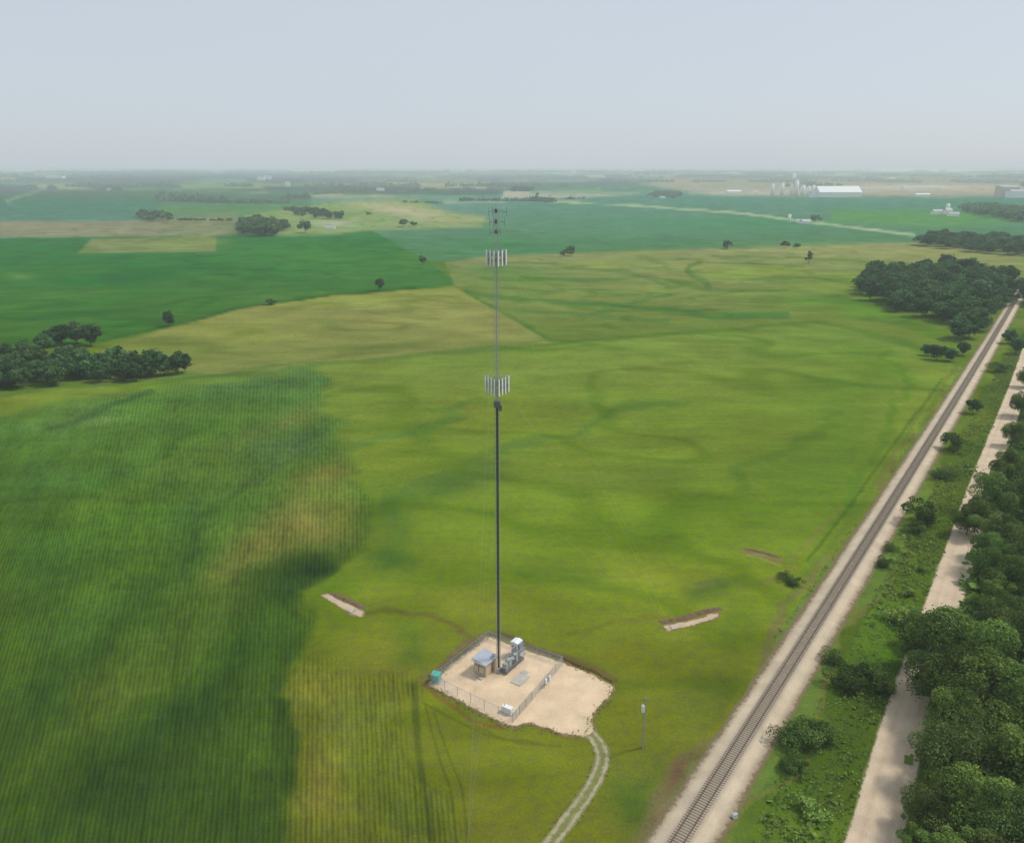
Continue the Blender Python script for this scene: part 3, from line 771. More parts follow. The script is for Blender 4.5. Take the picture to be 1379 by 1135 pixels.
BARK = mat('bark', (.12, .095, .075), .95, .3, 6)
LF_N = leaf_material('leaves_near', (.125, .205, .045), .024, .3)
LF_S = leaf_material('leaves_shrub', (.085, .14, .034), .02, .2)
LF_O = leaf_material('leaves_olive', (.125, .19, .05), .02, .25)
LF_M = leaf_material('leaves_mid', (.078, .155, .055), .018, .3)
LF_L = leaf_material('leaves_light', (.085, .13, .045), .015, .15)
LF_W = leaf_material('leaves_weed', (.17, .255, .058), .02, .2)


def trunk_mesh(seed, top=.62, r=.022):
    g = random.Random(seed); m = MB()
    p = Vector((0, 0, -.01)); segs = 5
    for i in range(segs):
        q = p + Vector((g.uniform(-.02, .02), g.uniform(-.02, .02), top / segs))
        m.tube(p, q, r * (1 - i / segs * .8), r * (1 - (i + 1) / segs * .8), 7)
        if i >= 1:
            for _ in range(2):
                a = g.uniform(0, 2 * PI); e = q + Vector((math.cos(a) * .22, math.sin(a) * .22, g.uniform(.08, .2)))
                m.tube(q, e, r * .45 * (1 - i / segs * .6), r * .1, 5)
        p = q
    me = bpy.data.meshes.new('trunk'); me.from_pydata(m.v, [], m.f); me.materials.append(BARK); return me


def crowns(tagn, k, n, size, lobes, env, m, seed, **kw):
    out = []
    for i in range(k):
        me = leaf_mesh(tagn, n, size, lobes, (env[0] * random.uniform(.88, 1.12), env[1] * random.uniform(.9, 1.1), env[2]), seed + i, **kw); me.materials.append(m); out.append(me)
    return out


CR = {
    'near': crowns('crown', 4, 19000, .028, 26, (.36, .36, .60), LF_N, 10, tight=1) + crowns('crown', 3, 17000, .027, 30, (.31, .40, .58), LF_O, 18, tight=0),
    'mid': crowns('crown', 6, 2200, .080, 24, (.36, .34, .58), LF_M, 30),
    'far': crowns('crown', 5, 420, .17, 14, (.38, .32, .55), LF_M, 50),
    'pale': crowns('crown', 2, 1500, .08, 12, (.26, .36, .56), LF_L, 70),
    'nshrub': crowns('foliage', 4, 3500, .06, 16, (.55, .38, .45), LF_S, 80),
    'shrub': crowns('foliage', 4, 1500, .11, 12, (.55, .38, .45), LF_W, 90),
}
TK = [trunk_mesh(i) for i in range(4)]
TREE_N = [0]


def tree(loc, h, kind, label, group=None, w=1.0, name='tree', cat='tree', trunk=True):
    TREE_N[0] += 1
    me = random.choice(CR[kind]); rz = random.uniform(0, 2 * PI)
    if not trunk:
        o = bpy.data.objects.new(name, me); COL.objects.link(o)
        o.location = loc; o.rotation_euler = (0, 0, rz); o.scale = (h * w, h * w, h)
        return tag(o, label, cat, group)
    r = thing(name, label, cat, loc, rz, group)
    pn = 'foliage' if name == 'shrub' else 'crown'
    c = bpy.data.objects.new(pn, me); COL.objects.link(c); c.parent = r; c.scale = (h * w, h * w, h)
    t = bpy.data.objects.new('stem' if name == 'shrub' else 'trunk', random.choice(TK)); COL.objects.link(t); t.parent = r; t.scale = (h, h, h)
    return r


def on_ground(px, py): return atg(px, py)


def lone(px, py, h, kind, label, w=1.0, group=None, name='tree', cat='tree', trunk=True):
    """px, py: where the plant meets the ground"""
    return tree(on_ground(px, py), h, kind, label, group, w, name, cat, trunk)


def tree_mass(polys, seed, label):
    """a far wood that reads as one hazy mass: many crowns in one uncountable object"""
    g = random.Random(seed); V = []; TI = []; n = 0
    for (poly, step, h, w) in polys:
        A = np.array([atg(*q)[:2] for q in poly]); lo = A.min(0); hi = A.max(0); y = lo[1]
        while y < hi[1]:
            x = lo[0]
            while x < hi[0]:
                X = x + g.uniform(-.42, .42) * step; Y = y + g.uniform(-.42, .42) * step; x += step
                if sdist(np.array([X]), np.array([Y]), A)[0] < 0: continue
                me = g.choice(CR['far']); v = np.zeros(len(me.vertices) * 3, np.float32); me.vertices.foreach_get('co', v); v = v.reshape(-1, 3)
                t = np.zeros(len(v), np.float32); me.attributes['tint'].data.foreach_get('value', t)
                a = g.uniform(0, 6.28); H_ = g.uniform(*h); ww = H_ * w * g.uniform(.9, 1.2); co, si = math.cos(a), math.sin(a)
                V.append(np.stack([X + (v[:, 0] * co - v[:, 1] * si) * ww, Y + (v[:, 0] * si + v[:, 1] * co) * ww, float(hgt(X, Y)) + v[:, 2] * H_], 1))
                TI.append(t * g.uniform(.8, 1.2))
            y += step
    V = np.vstack(V); me = np_mesh('distant_wood', V, np.arange(len(V)).reshape(-1, 4)); vattr(me, 'tint', np.concatenate(TI), 'FLOAT')
    return tag(link_mesh('distant_wood', me, LF_M), label, 'wood', kind='stuff')


def grove(poly, step, h, kind, label, group, w=1.0, jit=.42, trunk=True, seed=1, keep=1.0, name='tree'):
    g = random.Random(seed)
    A = np.array([atg(*q)[:2] for q in poly]); lo = A.min(0); hi = A.max(0); n = 0
    y = lo[1]
    while y < hi[1]:
        x = lo[0]
        while x < hi[0]:
            X = x + g.uniform(-jit, jit) * step; Y = y + g.uniform(-jit, jit) * step; x += step
            if g.random() > keep: continue
            if sdist(np.array([X]), np.array([Y]), A)[0] < 0: continue
            tree((X, Y, float(hgt(X, Y))), g.uniform(*h), kind, label, group, w * g.uniform(.9, 1.2), name, 'tree', trunk); n += 1
        y += step
    return n


#PLANTS
G1 = 'trees of the dense grove left of the railway'
cnt = grove([(1142, 392), (1172, 376), (1230, 366), (1300, 368), (1350, 382), (1379, 392), (1420, 396), (1400, 420), (1366, 400), (1352, 418), (1318, 452), (1306, 462), (1288, 460), (1280, 442), (1250, 430), (1215, 424), (1180, 410)], 14.6, (11, 18), 'mid',
            'leafy dark green tree packed in the dense grove left of the railway', G1, 1.22, seed=3)
print('grove', cnt)
for q in ((1262, 484, 8), (1280, 486, 7), (1250, 478, 6), (1296, 478, 7)):
    lone(q[0], q[1], q[2], 'mid', 'small dark tree at the field corner where grass meets the railway', 1.2, 'small trees at the field corner')
cnt = grove([(1226, 328), (1250, 320), (1379, 328), (1440, 334), (1430, 352), (1379, 345), (1300, 338)], 21, (11, 16), 'mid', 'hazy dark tree in the tree row below the white farmstead at right', 'trees of the hazy row at the right', 1.6, seed=4, trunk=False)
print('row', cnt)
tree_mass([([(1290, 283), (1310, 280), (1379, 284), (1400, 296), (1379, 299), (1320, 291)], 22, (14, 20), 1.3)], 5, 'distant hazy wood beside the white farmstead near the right edge')
# left wood
G2 = 'trees of the wood at the left edge'
cnt = grove([(-60, 508), (15, 495), (80, 490), (160, 497), (215, 503), (200, 512), (120, 517), (15, 524), (-60, 532)], 8.2, (8, 12), 'mid', 'bushy dark green tree in the wood at the left edge of the field', G2, 1.1, seed=6)
print('left', cnt)
for q in ((84, 466, 12), (104, 463, 13), (124, 466, 12), (60, 474, 10), (36, 484, 10), (12, 486, 9), (-12, 488, 9)):
    lone(*q, 'mid', 'tall rounded dark tree standing behind the left wood', 1.2, 'tall trees behind the left wood')
for q in ((205, 507, 9), (222, 505, 10), (240, 503, 11), (250, 500, 9), (172, 510, 8), (188, 508, 8)):
    lone(*q, 'mid', 'leafy tree at the right-hand end of the left wood beside the hay field', 1.0, 'trees ending the left wood')
lone(228, 439, 10, 'mid', 'lone dark conical tree on the field edge above the left wood', .9)
lone(366, 410, 4.5, 'far', 'low round bush on the upper edge of the olive hay field', 1.6, name='shrub', cat='bush')
lone(512, 391, 10, 'mid', 'narrow dark tree on the upper edge of the hay field left of the mast', .7)
lone(570, 356, 10, 'far', 'small dark tree on the diagonal field line left of the mast', 1.0)
lone(768, 344, 12, 'far', 'round dark tree right of the upper antennas in open field', 1.1)
lone(761, 344, 8, 'far', 'smaller dark tree close beside the round one right of the upper antennas', 1.1)
lone(980, 335, 11, 'far', 'lone round dark tree on the edge between teal and olive fields', 1.3)
lone(1058, 334, 10, 'far', 'left of two small dark trees on the far field edge', 1.2)
lone(1073, 335, 8, 'far', 'right of two small dark trees on the far field edge', 1.3)
lone(1089, 355, 13, 'pale', 'pale green thin tree standing alone in the olive field', .9)
lone(1098, 299, 15, 'far', 'round dark tree beside the small white farmhouse', 1.4)
lone(543, 305, 14, 'far', 'round dark tree on the border of the pale stubble field', 1.4)
lone(558, 304, 8, 'far', 'low dark bush right of the tree bordering the stubble field', 2.2)
lone(412, 313, 20, 'far', 'tall dark tree standing apart right of the farmstead grove', 1.1)
lone(497, 290, 8, 'far', 'small round bush in the pale stubble field', 1.6)
tree_mass([([(320, 318), (330, 304), (360, 302), (384, 308), (378, 318)], 16, (13, 20), 1.3)], 8, 'hazy farmstead grove left of the mast below the pale stubble')
tree_mass([([(178, 298), (190, 290), (236, 294), (236, 299)], 22, (10, 18), 1.3)], 9, 'hazy short wood above the tan field strip at left')
tree_mass([([(395, 292), (410, 284), (455, 290), (462, 296), (440, 297)], 30, (10, 16), 1.4)], 10, 'hazy scattered wood behind the farmyard left of the mast')
tree_mass([([(876, 267), (880, 262), (915, 262), (915, 268)], 40, (15, 24), 1.4)], 12, 'far hazy wood round the small white farm right of the mast')

# near trees east of the road: crown centre pixel, height, width
near = [(1318, 688, 10, .95), (1306, 697, 8, 1.0), (1337, 742, 10, .95), (1338, 662, 12, 1.0), (1362, 620, 11, .9), (1388, 660, 13, 1.0), (1352, 715, 12, 1.0), (1395, 740, 13, 1.0), (1366, 775, 11, 1.0), (1366, 580, 9, .9), (1378, 540, 10, .9), (1386, 505, 9, 1.0), (1348, 632, 8, .8),
        (1296, 872, 15, 1.15), (1262, 905, 11, 1.0), (1335, 850, 12, 1.0), (1385, 850, 13, 1.1), (1322, 930, 15, 1.15), (1250, 842, 8, .85), (1285, 965, 11, 1.0), (1365, 930, 13, 1.0), (1305, 1015, 12, 1.2), (1368, 1020, 13, 1.0), (1420, 930, 13, 1),
        (1255, 1085, 8, 1.0), (1312, 1075, 10, 1.05), (1365, 1100, 11, 1.0), (1420, 1080, 11, 1.0), (1282, 1140, 8, 1.1), (1340, 1160, 9, 1.1), (1440, 1010, 12, 1.0), (1235, 870, 7, .8), (1345, 800, 9, 1.0), (1236, 1130, 5, 1.1)]
for (x, y, h, w) in near:
    p = at(x, y, h * .6); q = (p[0], p[1], 0)
    tree(q, h, 'near', 'broad leafy tree of the dense belt along the right side of the gravel road', 'trees along the gravel road', w * 1.08)
# shrubs between railway and road
shr = [(1240, 702, 7.5, 'nshrub', 1.0, 'tall dark shrub close to the ballast halfway up the railway strip'),
       (1228, 716, 3.5, 'nshrub', 1.4, 'low shrub at the foot of the tall dark shrub beside the ballast'),
       (1190, 762, 3.0, 'nshrub', 1.1, 'small dark round shrub beside the ballast below the tall shrub'),
       (1199, 742, 2.4, 'nshrub', 1.1, 'smaller dark shrub just beyond the small round one by the ballast'),
       (1241, 770, 1.4, 'nshrub', 1.1, 'tiny dark bush in the grass between railway and road'),
       (1285, 606, 7.0, 'nshrub', 1.0, 'dark pointed shrub near the upper end of the railway strip'),
       (1275, 643, 3.0, 'nshrub', 2.0, 'wide low dark shrub in the upper railway strip'),
       (1310, 556, 6.0, 'mid', 1.0, 'slender dark tree beside the ballast near the upper end'),
       (1343, 500, 5.0, 'nshrub', 1.2, 'spreading green shrub near the top of the railway strip'),
       (1358, 462, 8.0, 'mid', 1.2, 'dark tree right of the railway near the right edge'),
       (1368, 476, 8.0, 'mid', 1.2, 'dark tree right of the railway, slightly nearer at the right edge'),
       (1140, 925, 4.2, 'nshrub', 1.35, 'big dark shrub clump in the middle of the railway strip'),
       (1158, 912, 3.6, 'nshrub', 1.3, 'dark shrub right of the big clump in the railway strip'),
       (1122, 890, 2.6, 'nshrub', 1.2, 'small dark shrub on the right shoulder of the ballast'),
       (1080, 1002, 3.4, 'nshrub', 1.7, 'dense dark thicket beside the ballast near the bottom'),
       (1098, 990, 3.6, 'nshrub', 1.6, 'dense dark thicket between ballast and road near the bottom'),
       (1066, 1034, 2.6, 'nshrub', 1.5, 'low dark thicket next to the ballast closest to the bottom'),
       (1090, 1095, 1.8, 'shrub', 2.0, 'broad light green shrub left of the road at the bottom edge'),
       (1190, 930, 3.8, 'shrub', 1.2, 'green shrub on the left verge of the gravel road'),
       (1215, 838, 3.6, 'shrub', 1.2, 'green shrub on the left verge farther up the gravel road'),
       (1068, 786, 2.2, 'nshrub', 1.5, 'dark bush beside the dirt strip left of the railway'),
       (1054, 778, 1.6, 'nshrub', 1.6, 'low bush just left of the dark one near the dirt strip'),
       (1222, 800, 2.0, 'shrub', 1.3, 'low green bush in the grass strip beside the road')]
for (x, y, h, k, w, lb) in shr:
    lone(x, y, h, k, lb, w, name='shrub' if k != 'mid' else 'tree', cat='bush' if k != 'mid' else 'tree')


def leaf_cloud(name, P, S, m, seed, label, cat, k=6):
    """many low leafy tufts as one uncountable mass; P: Nx3 bases, S: N sizes"""
    g = np.random.default_rng(seed); n = len(P)
    C = np.repeat(P, k, 0); s = np.repeat(S, k)
    C = C + g.standard_normal((n * k, 3)) * (s * .42)[:, None] * [1, 1, .4]
    C[:, 2] = np.repeat(P[:, 2], k) + np.abs(g.standard_normal(n * k)) * s * .35
    nr = g.standard_normal((n * k, 3)) + [0, 0, .6]; nr /= np.linalg.norm(nr, axis=1)[:, None]
    t = np.cross(nr, g.standard_normal((n * k, 3))); t /= np.linalg.norm(t, axis=1)[:, None]; b = np.cross(nr, t)
    e = (s * g.uniform(.4, .8, n * k))[:, None] * .5
    V = np.stack([C - t * e, C - b * e, C + t * e, C + b * e], 1).reshape(-1, 3)
    me = np_mesh(name, V, np.arange(4 * n * k).reshape(-1, 4))
    vattr(me, 'tint', np.repeat(np.repeat(g.uniform(.7, 1.2, n), k) * g.uniform(.8, 1.2, n * k), 4), 'FLOAT')
    return tag(link_mesh(name, me, m), label, cat, kind='stuff')


def scatter(poly, dens, size, g, thr=.0, sc_=9.0):
    A = np.array([at(*q)[:2] for q in poly]); lo = A.min(0); hi = A.max(0); n = int((hi - lo).prod() * dens)
    p = g.uniform(lo, hi, (n, 2)); p = p[sdist(p[:, 0], p[:, 1], A) > 0]
    f = fbm(p[:, 0] / sc_, p[:, 1] / sc_); p = p[f > thr]; f = f[f > thr]
    dm = np.full(len(p), 1e9)
    for path, clear in ((ROAD, 3.7), (RAIL, 4.8)):
        for k in range(0, len(path), 3): dm = np.minimum(dm, np.hypot(p[:, 0] - path[k, 0], p[:, 1] - path[k, 1]) - clear)
    p = p[dm > 0]; f = f[dm > 0]
    s = g.uniform(*size, len(p)) * (.5 + 1.2 * (f - thr))
    z = hgt(p[:, 0], p[:, 1])
    return np.c_[p, z], s


g_ = np.random.default_rng(3)
sp_ = [(982, 1200), (1100, 950), (1240, 690), (1330, 525), (1360, 475), (1400, 460), (1362, 540), (1335, 600), (1310, 660), (1270, 760), (1195, 985), (1130, 1200)]
a1, s1 = scatter(sp_, 1.6, (.3, .9), g_, .36); a2, s2 = scatter(sp_, .25, (1.0, 2.2), g_, .56, 14)
leaf_cloud('weeds', np.vstack([a1, a2]), np.r_[s1, s2], LF_W, 5, 'tall green weeds covering the strip between railway and gravel road', 'weeds')
sp_ = [(830, 1200), (985, 945), (1085, 800), (1180, 660), (1290, 492), (1296, 500), (1190, 668), (1095, 812), (1000, 955), (872, 1150)]
a1, s1 = scatter(sp_, .8, (.25, .8), g_, .42, 5)
leaf_cloud('weeds', a1, s1, mat_w := leaf_material('leaves_dry', (.24, .21, .09), .02, .2), 6, 'dry olive weeds along the left shoulder of the railway ballast', 'weeds')
sp_ = [(1215, 1200), (1270, 900), (1345, 650), (1379, 560), (1600, 560), (1800, 1200)]
a1, s1 = scatter(sp_, .35, (1.2, 3.2), g_, .3, 10)
leaf_cloud('undergrowth', a1, s1, LF_N, 7, 'dark undergrowth beneath the tree belt right of the gravel road', 'undergrowth', 10)

# tufts creeping in along the edges of the gravel
pe = [(576, 920), (600, 901), (657, 854), (700, 870), (762, 891), (825, 922), (822, 938), (794, 968), (799, 983), (772, 992), (732, 979), (706, 975), (692, 981), (640, 957), (610, 940), (576, 920)]
PE = resample([at(*q)[:2] for q in pe], .12); PE = PE[g_.random(len(PE)) < .75] ; PE = PE + g_.normal(0, .45, PE.shape)
TE = np.vstack([TR + frame(TR)[1] * o + g_.normal(0, .18, TR.shape) for o in (-1.3, 1.3)])
AE = np.vstack([resample([at(*q)[:2] for q in P_], .2) for P_ in ([(434, 801), (466, 812), (490, 823), (488, 831), (452, 814), (434, 803)], [(894, 843), (950, 829), (970, 823), (970, 831), (900, 851), (894, 845)])]); AE = AE + g_.normal(0, .3, AE.shape)
EE = np.vstack([PE, TE[g_.random(len(TE)) < .5]])
leaf_cloud('weeds', np.c_[EE, np.full(len(EE), .03)], g_.uniform(.12, .36, len(EE)), leaf_material('leaves_tuft', (.24, .27, .09), .02, .2), 9, 'short olive tufts along the edges of the gravel pad and farm track', 'weeds')

# far treelines: uncountable woods near the horizon
def treeline(segs, seed, label):
    g = np.random.default_rng(seed); P = []; S = []
    for (x0, y0, x1, y1, hp, dn) in segs:
        n = max(4, int(abs(x1 - x0) * dn))
        for i in range(n):
            t = g.random(); x = x0 + (x1 - x0) * t; y = y0 + (y1 - y0) * t + g.uniform(-.25, .25)
            p = atg(x, y); dist = math.hypot(p[0], p[1]); h = min(22, hp / F * dist) * g.uniform(.6, 1.05)
            P.append((p[0], p[1], p[2] + h * .15)); S.append(h)
    return leaf_cloud('treeline', np.array(P), np.array(S), LF_M, seed, label, 'treeline', 26)


treeline([(216, 270, 300, 273, 8, .5), (300, 273, 390, 274, 5, .6), (214, 268, 228, 268, 12, .5)], 21, 'long hazy treeline between green fields on the left')
treeline([(120, 255, 162, 256, 6, .5), (38, 254, 46, 254, 5, .6), (66, 255, 74, 255, 5, .6)], 22, 'small hazy woods near the horizon at far left')
treeline([(236, 296, 312, 297, 3, .4), (385, 268, 420, 266, 6, .5), (385, 283, 420, 285, 5, .5), (420, 262, 486, 258, 4, .4), (445, 251, 490, 256, 4, .5)], 23, 'scattered hazy woods behind the farmyard left of the mast')
treeline([(692, 257, 712, 257, 11, .6), (545, 257, 590, 256, 4, .5), (540, 272, 600, 274, 3, .4), (620, 270, 740, 271, 4, .5), (715, 270, 745, 272, 7, .5), (626, 255, 640, 255, 4, .5), (760, 268, 790, 267, 3, .4)], 24, 'hazy woods behind the mast top near the horizon')
treeline([(806, 243, 878, 245, 6, .6), (1120, 243, 1240, 246, 6, .5), (1150, 236, 1379, 240, 6, .5), (1290, 246, 1379, 247, 4, .4), (990, 236, 1110, 235, 4, .4)], 25, 'hazy woods behind the industrial site at right')
rr = random.Random(9); sg = []
for i in range(84):
    x = rr.uniform(-150, 1500); y = rr.choice([230, 231, 232.5, 235, 237, 240, 245, 251]); sg.append((x, y, x + rr.uniform(14, 90), y + rr.uniform(-.3, .3), rr.uniform(1.8, 3.6) * (1 + (y - 230) * .05), .4))
treeline(sg, 26, 'faint blue treelines scattered along the horizon')

# ------------------------------------------------------------------ the mast
GALV = mat('galvanised_steel', (.42, .43, .43), .5, .15, 3, .5, .4)
DARKC = mat('black_cable', (.05, .055, .05), .6, .2, 4)
DARKS = mat('weathered_steel', (.16, .16, .16), .6, .2, 3, .4)
PANEL = mat('antenna_shell', (.78, .79, .78), .5, .06, 2)
GREYP = mat('radio_grey', (.36, .37, .38), .6, .1, 3)
CONC = mat('concrete', (.42, .39, .34), .9, .15, 2, bump=.02)
MX, MY = at(672, 903)[:2]
MH = 84.0
mast = thing('cell_tower', 'tall slender guyed lattice tower with two rings of white antennas on the gravel compound', 'tower', (MX, MY, .08))
FR = .46
leg = [Vector((FR * math.cos(a), FR * math.sin(a), 0)) for a in (PI / 2, PI / 2 + 2 * PI / 3, PI / 2 + 4 * PI / 3)]
proto = None
SEC = 6.0
for s in range(14):
    if proto is None:
        m = MB()
        for l in leg: m.tube(l, l + Vector((0, 0, SEC - .02)), .04, n=6)
        for j in range(6):
            for a in range(3):
                p, q = leg[a], leg[(a + 1) % 3]; z = Vector((0, 0, 1.0 * j))
                m.tube(p + z, q + z, .016, n=4)
                m.tube(p + z, q + z + Vector((0, 0, 1.0)), .016, n=4) if j % 2 == 0 else m.tube(q + z, p + z + Vector((0, 0, 1.0)), .016, n=4)
        o = proto = m.build('mast_section', GALV, mast)
    else:
        o = proto.copy(); COL.objects.link(o); o.parent = mast
    o.location = (0, 0, SEC * s)
m = MB()
for i in range(5): m.tube((-.17 + .085 * i, -.14, .8), (-.17 + .085 * i, -.14, 52.5), .042, n=6)
m.build('cable_bundle', DARKC, mast)
m = MB()
for i in range(3): m.tube((-.1 + .08 * i, .05, 50), (-.1 + .08 * i, .05, 75), .022, n=5)
m.build('cable_run', GALV, mast)
MB().box((0, 0, -.02), (1.6, 1.6, .3)).build('base_block', CONC, mast)


def antenna_ring(z, rad, hgt_, n_per, dark):
    mount = MB(); R = rad
    cor = [Vector((R * 1.0 * math.cos(a), R * 1.0 * math.sin(a), z)) for a in (PI / 6, PI / 6 + 2 * PI / 3, PI / 6 + 4 * PI / 3)]
    for k in range(3):
        p, q = cor[k], cor[(k + 1) % 3]
        a = p.lerp(q, .08); b = p.lerp(q, .92)
        for dz in (-.45, .45):
            mount.tube(a + Vector((0, 0, dz)), b + Vector((0, 0, dz)), .045, n=5)
            mid = (a + b) / 2 + Vector((0, 0, dz)); mount.tube(mid, (0, 0, z + dz), .05, n=5)
            mount.tube(p.lerp(q, .25) + Vector((0, 0, dz)), (0, 0, z + dz), .03, n=5); mount.tube(p.lerp(q, .75) + Vector((0, 0, dz)), (0, 0, z + dz), .03, n=5)
    mo = mount.build('antenna_mount', dark, mast)
    for k in range(3):
        p, q = cor[k], cor[(k + 1) % 3]; d = (q - p).normalized(); nrm = Vector((d.y, -d.x, 0))
        for j in range(n_per):
            c = p.lerp(q, .1 + .8 * j / (n_per - 1)) + nrm * .22
            a = MB().box(c, (.27, .14, hgt_ * .94), math.atan2(d.y, d.x)).build('panel_antenna', PANEL, mo)
            if j % 2 == 0:
                c2 = p.lerp(q, .1 + .8 * j / (n_per - 1)) - nrm * .2 + Vector((0, 0, -.2)); MB().box(c2, (.32, .2, .7), math.atan2(d.y, d.x)).build('radio_unit', GREYP, mo)
        mp = MB()
        for j in range(n_per):
            c = p.lerp(q, .1 + .8 * j / (n_per - 1)); mp.tube(c + Vector((0, 0, -hgt_ / 2)), c + Vector((0, 0, hgt_ / 2)), .035, n=5)
        mp.build('mounting_pipe', DARKS, mo)


antenna_ring(76.5, 1.75, 2.6, 3, DARKS)
antenna_ring(55.5, 2.25, 3.0, 4, DARKS)
m = MB().box((0, 0, 52.2), (1.1, 1.1, 1.0)).box((.55, -.3, 51.6), (.5, .4, 1.0)).build('junction_box', DARKS, mast)
for z, r, nn in ((83.6, 1.7, 3), (82.0, 1.4, 3), (80.4, 1.0, 3)):
    m = MB()
    for k in range(nn):
        a = 2 * PI * k / nn + z; e = Vector((r * math.cos(a), r * math.sin(a), z)); m.tube((0, 0, z), e, .025, n=5); m.tube((0, 0, z + .5), e, .02, n=4)
        m.tube(e + Vector((0, 0, -.6)), e + Vector((0, 0, .7)), .025, n=5)
    m.tube((0, 0, z - .2), (0, 0, z + .4), .2, n=8)
    m.build('dipole_antenna', DARKS, mast)
MB().tube((0, 0, 84), (0, 0, 86.5), .02, n=5).build('lightning_rod', GALV, mast)
AL = Vector(at(478, 824)); AR = Vector(at(903, 846))
RAD = 42.0
AB = Vector((MX + RAD * math.cos(math.radians(265)), MY + RAD * math.sin(math.radians(265)), 0))
base = Vector((MX, MY, .08))
for A_ in (AL, AR, AB):
    m = MB()
    for z in (19, 38, 57, 74, 80): m.tube(A_ - base + Vector((0, 0, .5)), (0, 0, z), .006, n=3)
    m.build('guy_wires', GALV, mast)
    m = MB(); dv = (base - A_).normalized(); m.tube(A_ - base - dv * .6, A_ - base + dv * .4 + Vector((0, 0, .9)), .06, n=6); m.box(A_ - base + Vector((0, 0, -.05)) - dv * .7, (1.2, 1.2, .5), math.atan2(dv.y, dv.x)); m.build('guy_anchor', CONC, mast)

# ------------------------------------------------------------------ compound
cA, cB, cC, cD = [Vector(at(*q)) for q in ((582, 920), (658, 860), (758, 895), (691, 973))]
e1 = (cB - cA).normalized(); ANG = math.atan2(e1.y, e1.x)
FEN = mat('fence_wire', (.45, .46, .46), .5, .1, 3, .4)


def fence(a, b, label, hh=1.9, top=.06, skip=None):
    L_ = (b - a).length; d = (b - a) / L_; t = thing('chain_link_fence', label, 'fence', (a.x, a.y, top), math.atan2(d.y, d.x), 'chain link fence runs of the compound')
    n = max(2, round(L_ / 3)); st = L_ / n
    for i in range(n + 1):
        MB().tube((i * st, 0, -.1), (i * st, 0, hh + .05), .04, n=6).build('post', GALV, t)
    MB().tube((0, 0, hh), (L_, 0, hh), .028, n=5).build('top_rail', GALV, t)
    m = MB(); s = .22; x = -hh; r = .009
    while x < L_:
        for sg_ in (0, 1):
            p0, z0 = x, .05; p1, z1 = x + hh, hh
            if p0 < 0: z0 = .05 - p0 * (hh - .05) / hh; p0 = 0
            if p1 > L_: z1 = hh - (p1 - L_) * (hh - .05) / hh; p1 = L_
            if p1 - p0 > .05:
                if sg_: m.tube((p0, 0, hh + .05 - z0), (p1, 0, hh + .05 - z1), r, n=3)
                else: m.tube((p0, 0.012, z0), (p1, 0.012, z1), r, n=3)
        x += s
    m.build('wire_mesh', FEN, t)


fence(cA, cB, 'grey chain link fence on the far left side of the gravel compound')
fence(cB, cC, 'grey chain link fence on the far right side of the gravel compound')
fence(cA, cD, 'grey chain link fence on the side nearest the camera below the teal box')
g0 = cD.lerp(cC, .12); g1 = cD.lerp(cC, .36)
fence(g1, cC, 'grey chain link fence crossing the gravel between compound and parking apron')
fence(cD, g0, 'very short chain link fence stub at the compound corner nearest the camera')
gt = thing('gate', 'double leaf chain link gate in the fence facing the parking apron', 'gate', (g0.x, g0.y, .06), math.atan2((g1 - g0).y, (g1 - g0).x))
gl = (g1 - g0).length
for k in (0, 1):
    m = MB(); x0 = k * gl / 2 + .1; x1 = (k + 1) * gl / 2 - .1
    for p, q in (((x0, 0, .1), (x1, 0, .1)), ((x0, 0, 1.95), (x1, 0, 1.95)), ((x0, 0, .1), (x0, 0, 1.95)), ((x1, 0, .1), (x1, 0, 1.95)), ((x0, 0, 1), (x1, 0, 1))): m.tube(p, q, .035, n=5)
    lf = m.build('gate_leaf', GALV, gt); m = MB(); x = x0
    while x < x1: m.tube((x, 0, .1), (x, 0, 1.95), .012, n=3); x += .11
    m.build('mesh_infill', FEN, lf)

TAN = mat('shelter_wall', (.52, .43, .32), .9, .12, 3, bump=.02); ROOFG = mat('shelter_roof', (.36, .39, .44), .6, .08, 1.5); WHT = mat('white_paint', (.72, .73, .72), .5, .06, 2); BRN = mat('brown_steel', (.26, .18, .11), .7, .15, 3)
GRN = mat('cabinet_green', (.30, .36, .32), .6, .1, 3); TEAL = mat('teal_paint', (.10, .40, .33), .5, .12, 2); BLUEG = mat('slate_panel', (.22, .26, .34), .5, .1, 2)
# equipment shelter
px_ = at(654, 893, 1.5); sh = thing('equipment_shelter', 'tan equipment shelter with blue-grey sloping roof left of the mast base', 'shelter', (px_[0], px_[1], .07), ANG)
MB().box((0, 0, 1.3), (3.4, 2.8, 2.6)).build('wall', TAN, sh)
m = MB(); i = 0
m.v = [(-2.0, -1.7, 2.62), (2.0, -1.7, 2.62), (2.0, 1.7, 3.0), (-2.0, 1.7, 3.0), (-2.0, -1.7, 2.80), (2.0, -1.7, 2.80), (2.0, 1.7, 3.18), (-2.0, 1.7, 3.18)]
m.f = [(0, 3, 2, 1), (4, 5, 6, 7), (0, 1, 5, 4), (1, 2, 6, 5), (2, 3, 7, 6), (3, 0, 4, 7)]
m.build('roof', ROOFG, sh)
MB().box((-2.02, 0, 2.72), (.06, 3.5, .26)).build('fascia', WHT, sh)
dr = MB().box((.5, -1.44, 1.1), (.95, .06, 2.05)).build('door', BRN, sh); MB().tube((.85, -1.5, 1.05), (.85, -1.5, 1.25), .03).build('handle', GALV, dr)
MB().box((-1.95, .5, 1.5), (.5, .8, 1.1)).box((-1.95, -.6, 1.5), (.5, .8, 1.1)).build('air_conditioner', mat('ac_beige', (.5, .42, .3), .6), sh)
